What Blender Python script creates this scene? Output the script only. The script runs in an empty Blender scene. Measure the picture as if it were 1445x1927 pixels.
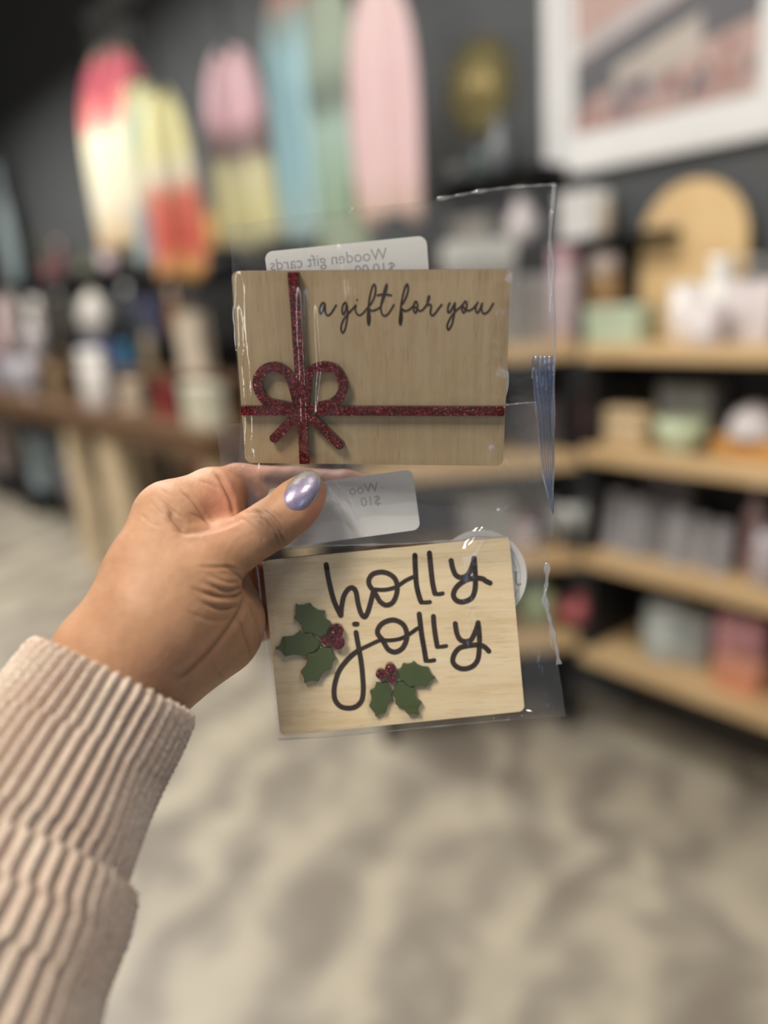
import bpy, bmesh, math, random
import numpy as np
from mathutils import Vector, Matrix, noise

# ------------------------------------------------------------------ camera, world, lights, exposure
SC = bpy.context.scene
COL = SC.collection
IW, IH, FPX = 1445.0, 1927.0, 1450.0
CX, CY = IW / 2, IH / 2
CAM_H = 1.45
PITCH = math.radians(15.6)
ROLL = math.radians(4.0)
FWD = Vector((0, math.cos(PITCH), -math.sin(PITCH)))
R0 = Vector((1, 0, 0)); D0 = FWD.cross(R0)
RGT = R0 * math.cos(ROLL) + D0 * math.sin(ROLL)
DWN = D0 * math.cos(ROLL) - R0 * math.sin(ROLL)
CP = Vector((0, 0, CAM_H))
cam_data = bpy.data.cameras.new('camera')
cam = bpy.data.objects.new('camera', cam_data); COL.objects.link(cam)
mw = Matrix.Identity(4)
for i, c in enumerate((RGT, -DWN, -FWD, CP)):
    for r in range(3): mw[r][i] = c[r]
cam.matrix_world = mw
cam_data.sensor_fit = 'VERTICAL'; cam_data.sensor_height = 36.0
cam_data.lens = FPX / IH * 36.0
cam_data.clip_start = 0.01; cam_data.clip_end = 60
cam_data.dof.use_dof = True
cam_data.dof.focus_distance = 0.263
cam_data.dof.aperture_fstop = cam_data.lens / 9.9
SC.camera = cam

SC.view_settings.view_transform = 'Standard'
try: SC.view_settings.look = 'None'
except Exception: pass
SC.view_settings.gamma = 1.0
SC.view_settings.use_curve_mapping = False
SC.view_settings.exposure = 0.0
SC.cycles.use_denoising = True
SC.cycles.max_bounces = 8
SC.cycles.transparent_max_bounces = 24
SC.cycles.caustics_reflective = False
SC.cycles.caustics_refractive = False
SC.cycles.sample_clamp_indirect = 4.0

wd = bpy.data.worlds.new('world'); SC.world = wd; wd.use_nodes = True
wd.node_tree.nodes['Background'].inputs[0].default_value = (0.93, 0.95, 1.0, 1)
wd.node_tree.nodes['Background'].inputs[1].default_value = 0.22

def area(name, loc, aim, sx, sy, power, color):
    l = bpy.data.lights.new(name, 'AREA'); l.shape = 'RECTANGLE'; l.size = sx; l.size_y = sy
    l.energy = power; l.color = color
    o = bpy.data.objects.new(name, l); COL.objects.link(o); o.location = loc
    o.rotation_euler = (Vector(aim) - Vector(loc)).to_track_quat('-Z', 'Y').to_euler()
    return o
WARM = (1.0, 0.92, 0.80); NEUT = (1.0, 0.96, 0.90)
area('ceiling_light', (-0.75, -0.55, 3.05), (-0.75, -0.35, 0), 0.6, 0.6, 52, WARM)
area('ceiling_light', (0.75, -0.25, 3.05), (0.75, -0.2, 0), 0.6, 0.6, 14, WARM)
area('ceiling_light', (-0.35, 1.55, 3.05), (-0.35, 1.55, 0), 0.6, 0.6, 44, NEUT)
area('ceiling_light', (-1.6, 3.4, 3.05), (-1.6, 3.4, 0), 0.6, 0.6, 62, NEUT)
area('ceiling_light', (-3.6, 5.2, 3.05), (-3.6, 5.2, 0), 0.6, 0.6, 95, NEUT)
area('ceiling_light', (-4.2, 2.2, 3.05), (-4.2, 2.2, 0), 0.6, 0.6, 35, NEUT)
area('window_daylight', (2.4, -2.6, 1.7), (0, 0.5, 1.3), 1.0, 1.8, 11, (0.45, 0.66, 1.0))
area('added_streak_light', (-2.9, -1.1, 1.7), (0, 0.4, 1.4), 0.35, 1.7, 16, NEUT)  # added lamp for white bag streaks and the hand's left rim, no doorway known

# ------------------------------------------------------------------ projection helpers
def ray(px, py):
    return FWD + RGT * ((px - CX) / FPX) + DWN * ((py - CY) / FPX)
def at(px, py, z):                       # point at camera depth z seen at pixel
    return CP + ray(px, py) * z
def hit(px, py, p0, n):
    d = ray(px, py); t = (p0 - CP).dot(n) / d.dot(n)
    return CP + d * t
def depth(p): return (p - CP).dot(FWD)
def proj(p):
    v = p - CP; z = v.dot(FWD)
    return (CX + FPX * v.dot(RGT) / z, CY + FPX * v.dot(DWN) / z, z)
def on_line(A, d, px):                   # point on a 3-D line that is seen in image column px
    v = A - CP; k = (px - CX) / FPX
    t = (k * v.dot(FWD) - v.dot(RGT)) / (d.dot(RGT) - k * d.dot(FWD))
    return A + d * t

# ------------------------------------------------------------------ materials
def new_mat(name):
    m = bpy.data.materials.new(name); m.use_nodes = True
    nt = m.node_tree
    return m, nt, nt.nodes['Principled BSDF']
def node(nt, t, **kw):
    n = nt.nodes.new(t)
    for k, v in kw.items():
        if k in n.inputs: n.inputs[k].default_value = v
        else: setattr(n, k, v)
    return n
def ramp(nt, fac, stops, interp='LINEAR'):
    r = nt.nodes.new('ShaderNodeValToRGB'); r.color_ramp.interpolation = interp
    e = r.color_ramp.elements
    while len(e) < len(stops): e.new(0.5)
    for i, (p, c) in enumerate(stops):
        e[i].position = p; e[i].color = (c[0], c[1], c[2], 1)
    nt.links.new(fac, r.inputs[0]); return r.outputs[0]
def coords(nt, scale=(1, 1, 1), kind='Object', rot=(0, 0, 0)):
    tc = nt.nodes.new('ShaderNodeTexCoord'); mp = nt.nodes.new('ShaderNodeMapping')
    mp.inputs['Scale'].default_value = scale; mp.inputs['Rotation'].default_value = rot
    nt.links.new(tc.outputs[kind], mp.inputs[0]); return mp.outputs[0]
def bump(nt, b, h, strength, dist):
    n = nt.nodes.new('ShaderNodeBump'); n.inputs['Strength'].default_value = strength; n.inputs['Distance'].default_value = dist
    nt.links.new(h, n.inputs['Height']); nt.links.new(n.outputs[0], b.inputs['Normal'])
MC = {}
def plain(name, col, rough=0.5, metal=0.0, var=0.12, scale=9.0, coat=0.0):
    key = (name, tuple(col), rough, metal)
    if key in MC: return MC[key]
    m, nt, b = new_mat(name)
    n = node(nt, 'ShaderNodeTexNoise', Scale=scale, Detail=4.0)
    nt.links.new(coords(nt), n.inputs['Vector'])
    c = ramp(nt, n.outputs[0], [(0.3, [x * (1 - var) for x in col]), (0.7, [min(1, x * (1 + var)) for x in col])])
    nt.links.new(c, b.inputs['Base Color'])
    b.inputs['Roughness'].default_value = rough; b.inputs['Metallic'].default_value = metal
    b.inputs['Coat Weight'].default_value = coat
    MC[key] = m; return m
def wood(name, c1, c2, scale=(1, 1, 1), rough=0.55, kind='Object', fine=1.0):
    m, nt, b = new_mat(name)
    v = coords(nt, scale, kind)
    n1 = node(nt, 'ShaderNodeTexNoise', Scale=1.0, Detail=6.0, Roughness=0.6, Distortion=0.4)
    nt.links.new(v, n1.inputs['Vector'])
    n2 = node(nt, 'ShaderNodeTexNoise', Scale=6.0 * fine, Detail=3.0)
    nt.links.new(v, n2.inputs['Vector'])
    mx = node(nt, 'ShaderNodeMix', data_type='FLOAT'); mx.inputs[0].default_value = 0.4
    nt.links.new(n1.outputs[0], mx.inputs[2]); nt.links.new(n2.outputs[0], mx.inputs[3])
    c = ramp(nt, mx.outputs[0], [(0.32, c1), (0.62, c2)])
    nt.links.new(c, b.inputs['Base Color']); b.inputs['Roughness'].default_value = rough
    bump(nt, b, n2.outputs[0], 0.12, 0.0004)
    return m

# ------------------------------------------------------------------ mesh and object helpers
def link(name, me, parent=None, mats=(), smooth=False):
    o = bpy.data.objects.new(name, me); COL.objects.link(o)
    for m in mats: me.materials.append(m)
    if smooth:
        for p in me.polygons: p.use_smooth = True
    if parent is not None: o.parent = parent
    return o
def mesh(name, verts, faces, parent=None, mats=(), smooth=False, midx=None):
    me = bpy.data.meshes.new(name); me.from_pydata([tuple(v) for v in verts], [], faces); me.update()
    o = link(name, me, parent, mats, smooth)
    if midx is not None:
        for p, i in zip(me.polygons, midx): p.material_index = i
    return o
def bmobj(name, bm, parent=None, mats=(), smooth=False):
    me = bpy.data.meshes.new(name); bm.normal_update(); bm.to_mesh(me); bm.free()
    return link(name, me, parent, mats, smooth)
def tag(o, label, cat, group=None, kind=None):
    o['label'] = label; o['category'] = cat
    if group: o['group'] = group
    if kind: o['kind'] = kind
    return o
def struct(o, label=None):
    o['kind'] = 'structure'
    if label: o['label'] = label
    return o
def empty(name, loc=(0, 0, 0), mat=None):
    o = bpy.data.objects.new(name, None); COL.objects.link(o); o.empty_display_size = 0.05
    if mat is not None: o.matrix_world = mat
    else: o.matrix_world = Matrix.Translation(Vector(loc))
    return o
def basis(x, y, z, o):
    m = Matrix.Identity(4)
    for i, c in enumerate((x, y, z, o)):
        for r in range(3): m[r][i] = c[r]
    return m
def add_box(bm, c, s, bev=0.0, mi=0, rot=None):
    r = bmesh.ops.create_cube(bm, size=1.0)
    vs = r['verts']
    for v in vs:
        v.co = Vector((v.co.x * s[0], v.co.y * s[1], v.co.z * s[2]))
        if rot is not None: v.co = rot @ v.co
        v.co += Vector(c)
    fs = {f for v in vs for f in v.link_faces}
    for f in fs: f.material_index = mi
    if bev > 0:
        es = list({e for v in vs for e in v.link_edges})
        bmesh.ops.bevel(bm, geom=es, offset=bev, segments=2, profile=0.6, affect='EDGES')
def box(name, c, s, parent, mats, bev=0.0, rot=None):
    bm = bmesh.new(); add_box(bm, c, s, bev, 0, rot); return bmobj(name, bm, parent, mats)
def lathe(bm, prof, seg=40, off=(0, 0, 0), mi=0):
    rings = []
    for r, z in prof:
        if r < 1e-6: rings.append([bm.verts.new((off[0], off[1], off[2] + z))])
        else: rings.append([bm.verts.new((off[0] + r * math.cos(2 * math.pi * i / seg), off[1] + r * math.sin(2 * math.pi * i / seg), off[2] + z)) for i in range(seg)])
    for a, b in zip(rings, rings[1:]):
        for i in range(seg):
            j = (i + 1) % seg
            if len(a) == 1 and len(b) == 1: continue
            if len(a) == 1: f = bm.faces.new((a[0], b[j], b[i]))
            elif len(b) == 1: f = bm.faces.new((a[i], a[j], b[0]))
            else: f = bm.faces.new((a[i], a[j], b[j], b[i]))
            f.material_index = mi
def lathe_obj(name, prof, parent, mats, seg=40, off=(0, 0, 0)):
    bm = bmesh.new(); lathe(bm, prof, seg, off); return bmobj(name, bm, parent, mats, True)
def tube(name, pts, rad, parent, mats, seg=10, closed=False):
    pts = [Vector(p) for p in pts]; n = len(pts); vs = []; fs = []
    rs = rad if isinstance(rad, (list, tuple)) else [rad] * n
    up = Vector((0.13, 0.21, 0.97))
    for i, p in enumerate(pts):
        t = (pts[(i + 1) % n] - pts[i - 1]) if closed else (pts[min(i + 1, n - 1)] - pts[max(i - 1, 0)])
        t.normalize(); a = t.cross(up)
        if a.length < 1e-4: a = t.cross(Vector((1, 0, 0)))
        a.normalize(); b = t.cross(a)
        for k in range(seg):
            w = 2 * math.pi * k / seg; vs.append(p + (a * math.cos(w) + b * math.sin(w)) * rs[i])
    m = n if closed else n - 1
    for i in range(m):
        for k in range(seg):
            i2 = (i + 1) % n; k2 = (k + 1) % seg
            fs.append((i * seg + k, i * seg + k2, i2 * seg + k2, i2 * seg + k))
    if not closed:
        fs.append(tuple(range(seg))[::-1]); fs.append(tuple(range((n - 1) * seg, n * seg)))
    return mesh(name, vs, fs, parent, mats, True)
def cat(pts, n=8, closed=False):          # Catmull-Rom resampling
    P = [np.array(p, float) for p in pts]; out = []
    m = len(P)
    for i in range(m if closed else m - 1):
        p0 = P[i - 1] if (i > 0 or closed) else 2 * P[0] - P[1]
        p1 = P[i]; p2 = P[(i + 1) % m]
        p3 = P[(i + 2) % m] if (i + 2 < m or closed) else 2 * P[-1] - P[-2]
        for k in range(n):
            t = k / n
            out.append(0.5 * ((2 * p1) + (-p0 + p2) * t + (2 * p0 - 5 * p1 + 4 * p2 - p3) * t * t + (-p0 + 3 * p1 - 3 * p2 + p3) * t ** 3))
    if not closed: out.append(P[-1])
    return out

# ================================================================== THE SHOP
def floor_material():
    m, nt, b = new_mat('mottled_floor')
    v = coords(nt, (1, 1, 1), 'Object', (0, 0, math.radians(25)))
    n0 = node(nt, 'ShaderNodeTexNoise', Scale=2.6, Detail=2.0, Distortion=0.6); nt.links.new(v, n0.inputs['Vector'])
    mx = node(nt, 'ShaderNodeVectorMath', operation='MULTIPLY_ADD')
    nt.links.new(n0.outputs['Color'], mx.inputs[0]); mx.inputs[1].default_value = (0.55, 0.55, 0.0); nt.links.new(v, mx.inputs[2])
    w = node(nt, 'ShaderNodeTexWave', Scale=1.1, Distortion=7.0, Detail=2.0)
    w.inputs['Detail Scale'].default_value = 1.3
    nt.links.new(mx.outputs[0], w.inputs['Vector'])
    n2 = node(nt, 'ShaderNodeTexNoise', Scale=4.2, Detail=3.0, Distortion=0.8); nt.links.new(v, n2.inputs['Vector'])
    f = node(nt, 'ShaderNodeMix', data_type='FLOAT'); f.inputs[0].default_value = 0.72
    nt.links.new(w.outputs[0], f.inputs[2]); nt.links.new(n2.outputs[0], f.inputs[3])
    c = ramp(nt, f.outputs[0], [(0.30, (0.22, 0.19, 0.155)), (0.44, (0.285, 0.255, 0.21)), (0.56, (0.375, 0.335, 0.265)), (0.72, (0.45, 0.405, 0.315))])
    nt.links.new(c, b.inputs['Base Color']); b.inputs['Roughness'].default_value = 0.45
    return m
VPX, VPY = -530.0, 645.0
dW = ray(VPX, VPY); dW.z = 0; dW.normalize()            # along the wall, away and to the left
B0 = hit(1445, 1425, Vector((0, 0, 0)), Vector((0, 0, 1)))
nW = Vector((dW.y, -dW.x, 0)); 
if nW.dot(CP - B0) < 0: nW = -nW
CH = 4.4
M_wall = plain('charcoal_wall_paint', (0.066, 0.070, 0.074), 0.7, var=0.08, scale=3)
M_floor = floor_material()
M_ceil = plain('dark_ceiling', (0.10, 0.10, 0.10), 0.9)
struct(mesh('floor', [(-14, -5, 0), (6, -5, 0), (6, 14, 0), (-14, 14, 0)], [(0, 1, 2, 3)], None, [M_floor]))
struct(mesh('ceiling', [(-14, -5, CH), (6, -5, CH), (6, 14, CH), (-14, 14, CH)], [(3, 2, 1, 0)], None, [M_ceil]))
wa = B0 - dW * 4.0; wb = B0 + dW * 14.0
def slab(name, a, b, n, th, h, m):
    vs = []
    for p in (a, b, b - n * th, a - n * th): vs.append(Vector((p.x, p.y, 0)))
    vs += [v + Vector((0, 0, h)) for v in vs]
    return mesh(name, vs, [(0, 1, 5, 4), (1, 2, 6, 5), (2, 3, 7, 6), (3, 0, 4, 7), (4, 5, 6, 7), (3, 2, 1, 0)], None, [m])
struct(slab('wall_right', wa, wb, nW, 0.12, CH, M_wall))
wc = wb - nW * 0.0
struct(slab('wall_far', wb, wb + nW * 7.0, -dW, 0.12, CH, M_wall))
bb = slab('baseboard_right', wa + nW * 0.015, wb + nW * 0.015, nW, 0.014, 0.10, M_wall); struct(bb)

# ceiling panels that carry the lights' look
M_lamp, _nt, _b = new_mat('lamp_diffuser'); _b.inputs['Emission Color'].default_value = (1, 0.93, 0.82, 1); _b.inputs['Emission Strength'].default_value = 1.6
M_white = plain('white_paint', (0.68, 0.675, 0.67), 0.45, var=0.03)
k = 0
for x, y, w in ((-0.75, -0.55, 'nearest the hand, behind the phone'), (0.75, -0.25, 'above the right aisle'), (-0.35, 1.55, 'above the middle of the floor'),
                (-1.6, 3.4, 'above the hanging towels'), (-3.6, 5.2, 'far down the room'), (-4.2, 2.2, 'over the left side of the room')):
    t = tag(empty('ceiling_panel_light', (x, y, 3.15)), 'square white ceiling panel light ' + w, 'light', 'square ceiling panel lights')
    box('frame', (0, 0, -0.03), (0.66, 0.66, 0.06), t, [M_white], 0.005)
    box('diffuser', (0, 0, -0.064), (0.58, 0.58, 0.008), t, [M_lamp])
    for s in (-.25, .25): box('suspension_rod', (s, 0, (CH - 3.15) / 2), (.012, .012, CH - 3.15), t, [M_white])

# ---- wood and paints
M_shelf = wood('pale_shelf_wood', (0.50, 0.33, 0.16), (0.66, 0.47, 0.26), (3, 12, 12), 0.5)
M_pale = wood('pale_pine', (0.60, 0.45, 0.27), (0.74, 0.60, 0.40), (3, 10, 10))
M_brown = wood('dark_brown_wood', (0.085, 0.042, 0.018), (0.15, 0.08, 0.035), (3, 12, 12))
M_black = plain('matt_black', (0.008, 0.008, 0.009), 0.6)
M_metal = plain('black_metal', (0.02, 0.02, 0.02), 0.35, 0.8)
def P(col, rough=0.5, metal=0.0, name='painted'): return plain(name, col, rough, metal)

# ---- item builders: all stand on z = 0, w wide, h tall, metres
def it_jar(t, w, h, c, c2):
    r = w / 2
    lathe_obj('glass_body', [(0, 0), (r * .92, 0), (r, h * .05), (r, h * .70), (r * .85, h * .78), (r * .78, h * .8), (0, h * .8)], t, [P(c, 0.15, name='jar_glass')])
    lathe_obj('lid', [(0, h * .80), (r * .86, h * .80), (r * .88, h * .83), (r * .88, h * .97), (r * .8, h), (0, h)], t, [P(c2, 0.4, name='lid_metal')])
def it_candle(t, w, h, c, c2):
    r = w / 2
    lathe_obj('cup', [(0, 0), (r * .95, 0), (r, h * .06), (r, h), (r * .9, h), (r * .9, h * .82), (0, h * .82)], t, [P(c, 0.25, name='candle_glass')])
    lathe_obj('wax', [(0, h * .83), (r * .88, h * .83), (r * .88, h * .85), (0, h * .86)], t, [P((.85, .80, .70), 0.6, name='wax')])
    box('paper_label', (0, -r * .99, h * .42), (w * .5, w * .05, h * .36), t, [P(c2, 0.7, name='paper_label')], 0.001)
def it_mug(t, w, h, c, c2):
    r = w * .40
    lathe_obj('cup', [(0, 0), (r * .8, 0), (r * .95, h * .06), (r, h * .3), (r, h), (r * .9, h), (r * .88, h * .15), (0, h * .12)], t, [P(c, 0.2, name='glazed_mug')])
    tube('handle', [(r * .95, 0, h * .8), (r * 1.35, 0, h * .78), (r * 1.5, 0, h * .5), (r * 1.3, 0, h * .25), (r * .93, 0, h * .2)], h * .05, t, [P(c2, 0.2, name='glazed_mug')])
def it_vase(t, w, h, c, c2):
    r = w / 2
    lathe_obj('body', [(0, 0), (r * .6, 0), (r * .9, h * .15), (r, h * .35), (r * .8, h * .6), (r * .45, h * .78), (r * .42, h * .88), (r * .55, h), (r * .45, h), (r * .3, h * .85), (0, h * .8)], t, [P(c, 0.25, name='vase_glaze')])
    lathe_obj('neck_band', [(r * .43, h * .80), (r * .47, h * .82), (r * .47, h * .85), (r * .43, h * .87)], t, [P(c2, 0.4, name='vase_band')])
def it_bottle(t, w, h, c, c2):
    r = w / 2
    lathe_obj('body', [(0, 0), (r * .95, 0), (r, h * .03), (r, h * .6), (r * .8, h * .68), (r * .35, h * .75), (r * .33, h * .86), (0, h * .86)], t, [P(c, 0.12, name='bottle_glass')])
    lathe_obj('cap', [(0, h * .86), (r * .42, h * .86), (r * .42, h * .99), (r * .38, h), (0, h)], t, [P(c2, 0.4, name='bottle_cap')])
def it_box(t, w, h, c, c2):
    box('carton', (0, 0, h * .40), (w, w * .6, h * .80), t, [P(c, 0.6, name='card_box')], min(w, h) * .02)
    box('lid', (0, 0, h * .90), (w * 1.03, w * .63, h * .2), t, [P(c2, 0.6, name='card_box_lid')], min(w, h) * .02)
def it_bag(t, w, h, c, c2):
    hh = h * .74; bm = bmesh.new(); d = w * .4
    b = [bm.verts.new(v) for v in ((-w / 2 * .92, -d / 2, 0), (w / 2 * .92, -d / 2, 0), (w / 2 * .92, d / 2, 0), (-w / 2 * .92, d / 2, 0))]
    c_ = [bm.verts.new(v) for v in ((-w / 2, -d / 2, hh * .5), (w / 2, -d / 2, hh * .5), (w / 2 * .9, 0, hh * .5), (w / 2, d / 2, hh * .5), (-w / 2, d / 2, hh * .5), (-w / 2 * .9, 0, hh * .5))]
    e = [bm.verts.new(v) for v in ((-w / 2, -d / 3, hh), (w / 2, -d / 3, hh), (w / 2 * .8, 0, hh), (w / 2, d / 3, hh), (-w / 2, d / 3, hh), (-w / 2 * .8, 0, hh))]
    bm.faces.new((b[3], b[2], b[1], b[0])); bm.faces.new((b[0], b[1], c_[1], c_[0])); bm.faces.new((b[1], b[2], c_[3], c_[2], c_[1]))
    bm.faces.new((b[2], b[3], c_[4], c_[3])); bm.faces.new((b[3], b[0], c_[0], c_[5], c_[4]))
    for i in range(6): bm.faces.new((c_[i], c_[(i + 1) % 6], e[(i + 1) % 6], e[i]))
    bmobj('paper_bag', bm, t, [P(c, 0.7, name='gift_bag_paper')])
    for s in (-1, 1):
        tube('handle', [(-w * .2, s * d / 3, hh * .93), (-w * .19, s * d / 3.4, hh * 1.2), (-w * .1, s * d / 4, h * .98), (w * .1, s * d / 4, h * .98), (w * .19, s * d / 3.4, hh * 1.2), (w * .2, s * d / 3, hh * .93)], w * .02, t, [P(c2, 0.6, name='cord')])
def it_ball(t, w, h, c, c2):
    r = w / 2
    prof = [(r * math.sin(a), h / 2 * .94 - h / 2 * .94 * math.cos(a)) for a in [math.pi * i / 16 for i in range(17)]]
    lathe_obj('ball', prof, t, [P(c, 0.45, name='matt_ball')])
    lathe_obj('cap', [(0, h * .92), (r * .22, h * .92), (r * .22, h), (0, h)], t, [P(c2, 0.3, 0.6, name='ball_cap')])
def it_board(t, w, h, c, c2):                # arched wooden board leaning back on the wall
    pts = [(-w / 2, 0), (w / 2, 0)] + [(w / 2 * math.cos(a), h - w / 2 + w / 2 * math.sin(a)) for a in [math.pi * i / 24 for i in range(25)]]
    bm = bmesh.new(); th = 0.018
    f = [bm.verts.new((x, -th, z)) for x, z in pts]; g = [bm.verts.new((x, 0, z)) for x, z in pts]
    bm.faces.new(f); bm.faces.new(g[::-1])
    for i in range(len(pts)): bm.faces.new((f[i], g[i], g[(i + 1) % len(pts)], f[(i + 1) % len(pts)]))
    o = bmobj('board', bm, t, [wood('arch_wood', (0.60, 0.40, 0.19), (0.72, 0.52, 0.27), (8, 8, 2))])
    for s in (-1, 1): box('foot', (s * w * .3, -0.02, 0.012), (0.03, 0.06, 0.024), t, [M_pale], 0.003)
def it_bowl(t, w, h, c, c2):
    r = w / 2
    lathe_obj('bowl', [(0, 0), (r * .45, 0), (r * .5, h * .06), (r * .85, h * .45), (r, h), (r * .95, h), (r * .8, h * .5), (r * .4, h * .14), (0, h * .12)], t, [P(c, 0.3, name='bowl_glaze')])
    lathe_obj('foot_ring', [(r * .38, 0), (r * .52, 0), (r * .5, h * .08), (r * .38, h * .08)], t, [P(c2, 0.5, name='bowl_foot')])
def it_cards(t, w, h, c, c2):                # upright greeting card with folded back
    a = math.radians(12)
    box('front_sheet', (0, -h * .12, h * .49), (w, 0.004, h), t, [P(c, 0.6, name='card_paper')], 0.0008, Matrix.Rotation(-a, 3, 'X'))
    box('back_sheet', (0, h * .12, h * .49), (w, 0.004, h), t, [P(c2, 0.6, name='card_paper')], 0.0008, Matrix.Rotation(a, 3, 'X'))
def it_tray(t, w, h, c, c2):
    box('tray', (0, 0, h * .2), (w, w * .5, h * .4), t, [P(c, 0.5, name='wood_tray')], 0.004)
    lathe_obj('dome', [(w * .36 * math.cos(a), h * .4 + h * .6 * math.sin(a)) for a in [math.pi / 2 * i / 8 for i in range(9)]] , t, [P(c2, 0.35, name='dome')])
def it_folded(t, w, h, c, c2):
    for k in range(3):
        box('fold', (0, 0, h * (k + .5) / 3), (w * (1 - .02 * k), w * .6, h / 3 * .96), t, [P(c if k != 1 else c2, 0.9, name='folded_cloth')], h * .12)
def it_plant(t, w, h, c, c2):
    r = w * .28
    lathe_obj('pot', [(0, 0), (r * .7, 0), (r, h * .35), (r * .9, h * .35), (0, h * .30)], t, [P(c2, 0.5, name='plant_pot')])
    bm = bmesh.new(); rnd = random.Random(int(w * 9999))
    for k in range(90):
        a = rnd.uniform(0, 6.28); q = rnd.uniform(.05, .5) * w; z = h * (.35 + .6 * rnd.random()); s = w * rnd.uniform(.10, .17)
        p = Vector((q * math.cos(a), q * math.sin(a) * .8, z)); d = Vector((math.cos(a), math.sin(a), rnd.uniform(-.3, .9))).normalized() * s
        e = d.cross(Vector((rnd.uniform(-1, 1), rnd.uniform(-1, 1), 1))).normalized() * s * .35
        up = d.cross(e).normalized() * s * .12
        v = [bm.verts.new(x) for x in (p, p + d * .5 + e, p + d, p + d * .5 - e, p + d * .5 + up)]
        for i in range(4): bm.faces.new((v[i], v[(i + 1) % 4], v[4]))
    bmobj('foliage', bm, t, [P(c, 0.6, name='leaves')])
BUILD = dict(jar=it_jar, candle=it_candle, mug=it_mug, vase=it_vase, bottle=it_bottle, box=it_box, bag=it_bag, ball=it_ball, board=it_board,
             bowl=it_bowl, cards=it_cards, tray=it_tray, folded=it_folded, plant=it_plant)
NAME = dict(jar='lidded_jar', candle='jar_candle', mug='mug', vase='vase', bottle='bottle', box='gift_box', bag='gift_bag', ball='ball_ornament', board='arched_board',
            bowl='bowl', cards='greeting_card', tray='serving_tray', folded='folded_cloth', plant='potted_plant')
CATN = dict(jar='jar', candle='candle', mug='mug', vase='vase', bottle='bottle', box='box', bag='bag', ball='ornament', board='wooden board',
            bowl='bowl', cards='card', tray='tray', folded='cloth', plant='plant')
def put(kind, px, wpx, hpx, line, c, c2, label, group=None, yaw=None, ky=1.0):
    A, d = line
    p = on_line(A, d, px); s = depth(p) / FPX
    t = empty(NAME[kind], p)
    ang = math.atan2(d.y, d.x)
    if Vector((math.sin(ang), -math.cos(ang), 0)).dot(CP - p) < 0: ang += math.pi
    if yaw is not None: ang += yaw
    t.rotation_euler = (0, 0, ang)
    BUILD[kind](t, wpx * s, hpx * s, c, c2)
    if ky != 1: t.scale = (1, ky, 1)
    tag(t, label, CATN[kind], group)
    return t

# ---- right shelf unit against the wall
FR = B0 + nW * 0.30                                     # shelf fronts
def front_z(y, px=1445): return hit(px, y, FR, nW).z
tA = on_line(FR, dW, 1092)                              # left end of the unit
tE = FR - dW * 1.6
Lu = (tA - tE).length
Zs = [front_z(y) for y in (686, 917, 1156, 1374)]       # undersides
TH = 0.045
u = tag(empty('shelf_unit', Vector((tA.x, tA.y, 0))), 'black-backed shelf unit with thick pale wood shelves on the right wall', 'shelves')
u.rotation_euler = (0, 0, math.atan2(-dW.y, -dW.x)); 
# local x runs from the unit's left end towards the camera's right, local y points into the wall
for z in Zs:
    box('shelf_board', (Lu / 2, 0.14, z + TH / 2), (Lu, 0.28, TH), u, [M_shelf], 0.003)
ztop = Zs[0] + TH
box('back_panel', (Lu / 2, 0.288, (Zs[0] + Zs[3]) / 2), (Lu, 0.012, Zs[0] - Zs[3]), u, [M_black])
for xx, za, zb in ((0.014, Zs[3], Zs[0]), (Lu * .52, Zs[3], Zs[0])):
    box('upright_panel', (xx + .0, 0.15, (za + zb) / 2 + TH / 2), (0.022, 0.25, zb - za - TH), u, [M_brown if xx > .1 else M_black])
box('base_panel', (Lu / 2, 0.275, Zs[3] / 2), (Lu, 0.02, Zs[3]), u, [P((.05, .04, .03), .7, name='toe_board')])
def sline(k, s):                                        # line on top of shelf k, s metres behind the fronts
    A = FR - nW * s; return (Vector((A.x, A.y, Zs[k] + TH)), dW)

W_ = (0.72, 0.70, 0.68); PK = (0.62, 0.42, 0.42); LG = (0.5, 0.5, 0.49)
put('board', 1300, 205, 275, sline(0, 0.25), W_, W_, 'pale wooden arched board standing behind white mugs on the top shelf')
put('mug', 1288, 70, 105, sline(0, 0.10), (0.76, 0.72, 0.70), (0.7, 0.66, 0.64), 'white mug in front of the arched board, left of the white cluster', 'white mugs on the top shelf')
put('vase', 1352, 90, 150, sline(0, 0.14), (0.80, 0.78, 0.74), W_, 'tallest white vase in front of the arched board')
put('bag', 1412, 90, 150, sline(0, 0.12), (0.66, 0.60, 0.60), W_, 'white bag at the right end of the top shelf')
put('candle', 1330, 62, 72, sline(0, 0.04), (0.66, 0.58, 0.58), (.8, .75, .75), 'low blush candle before the white vase')
put('box', 1168, 112, 66, sline(0, 0.10), (0.44, 0.52, 0.38), (0.50, 0.58, 0.44), 'pale green box lying on the top shelf left of the mugs')
put('jar', 1138, 66, 150, sline(0, 0.20), (0.30, 0.18, 0.08), (0.42, 0.34, 0.30), 'amber brown jar behind the pale green box')
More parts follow.
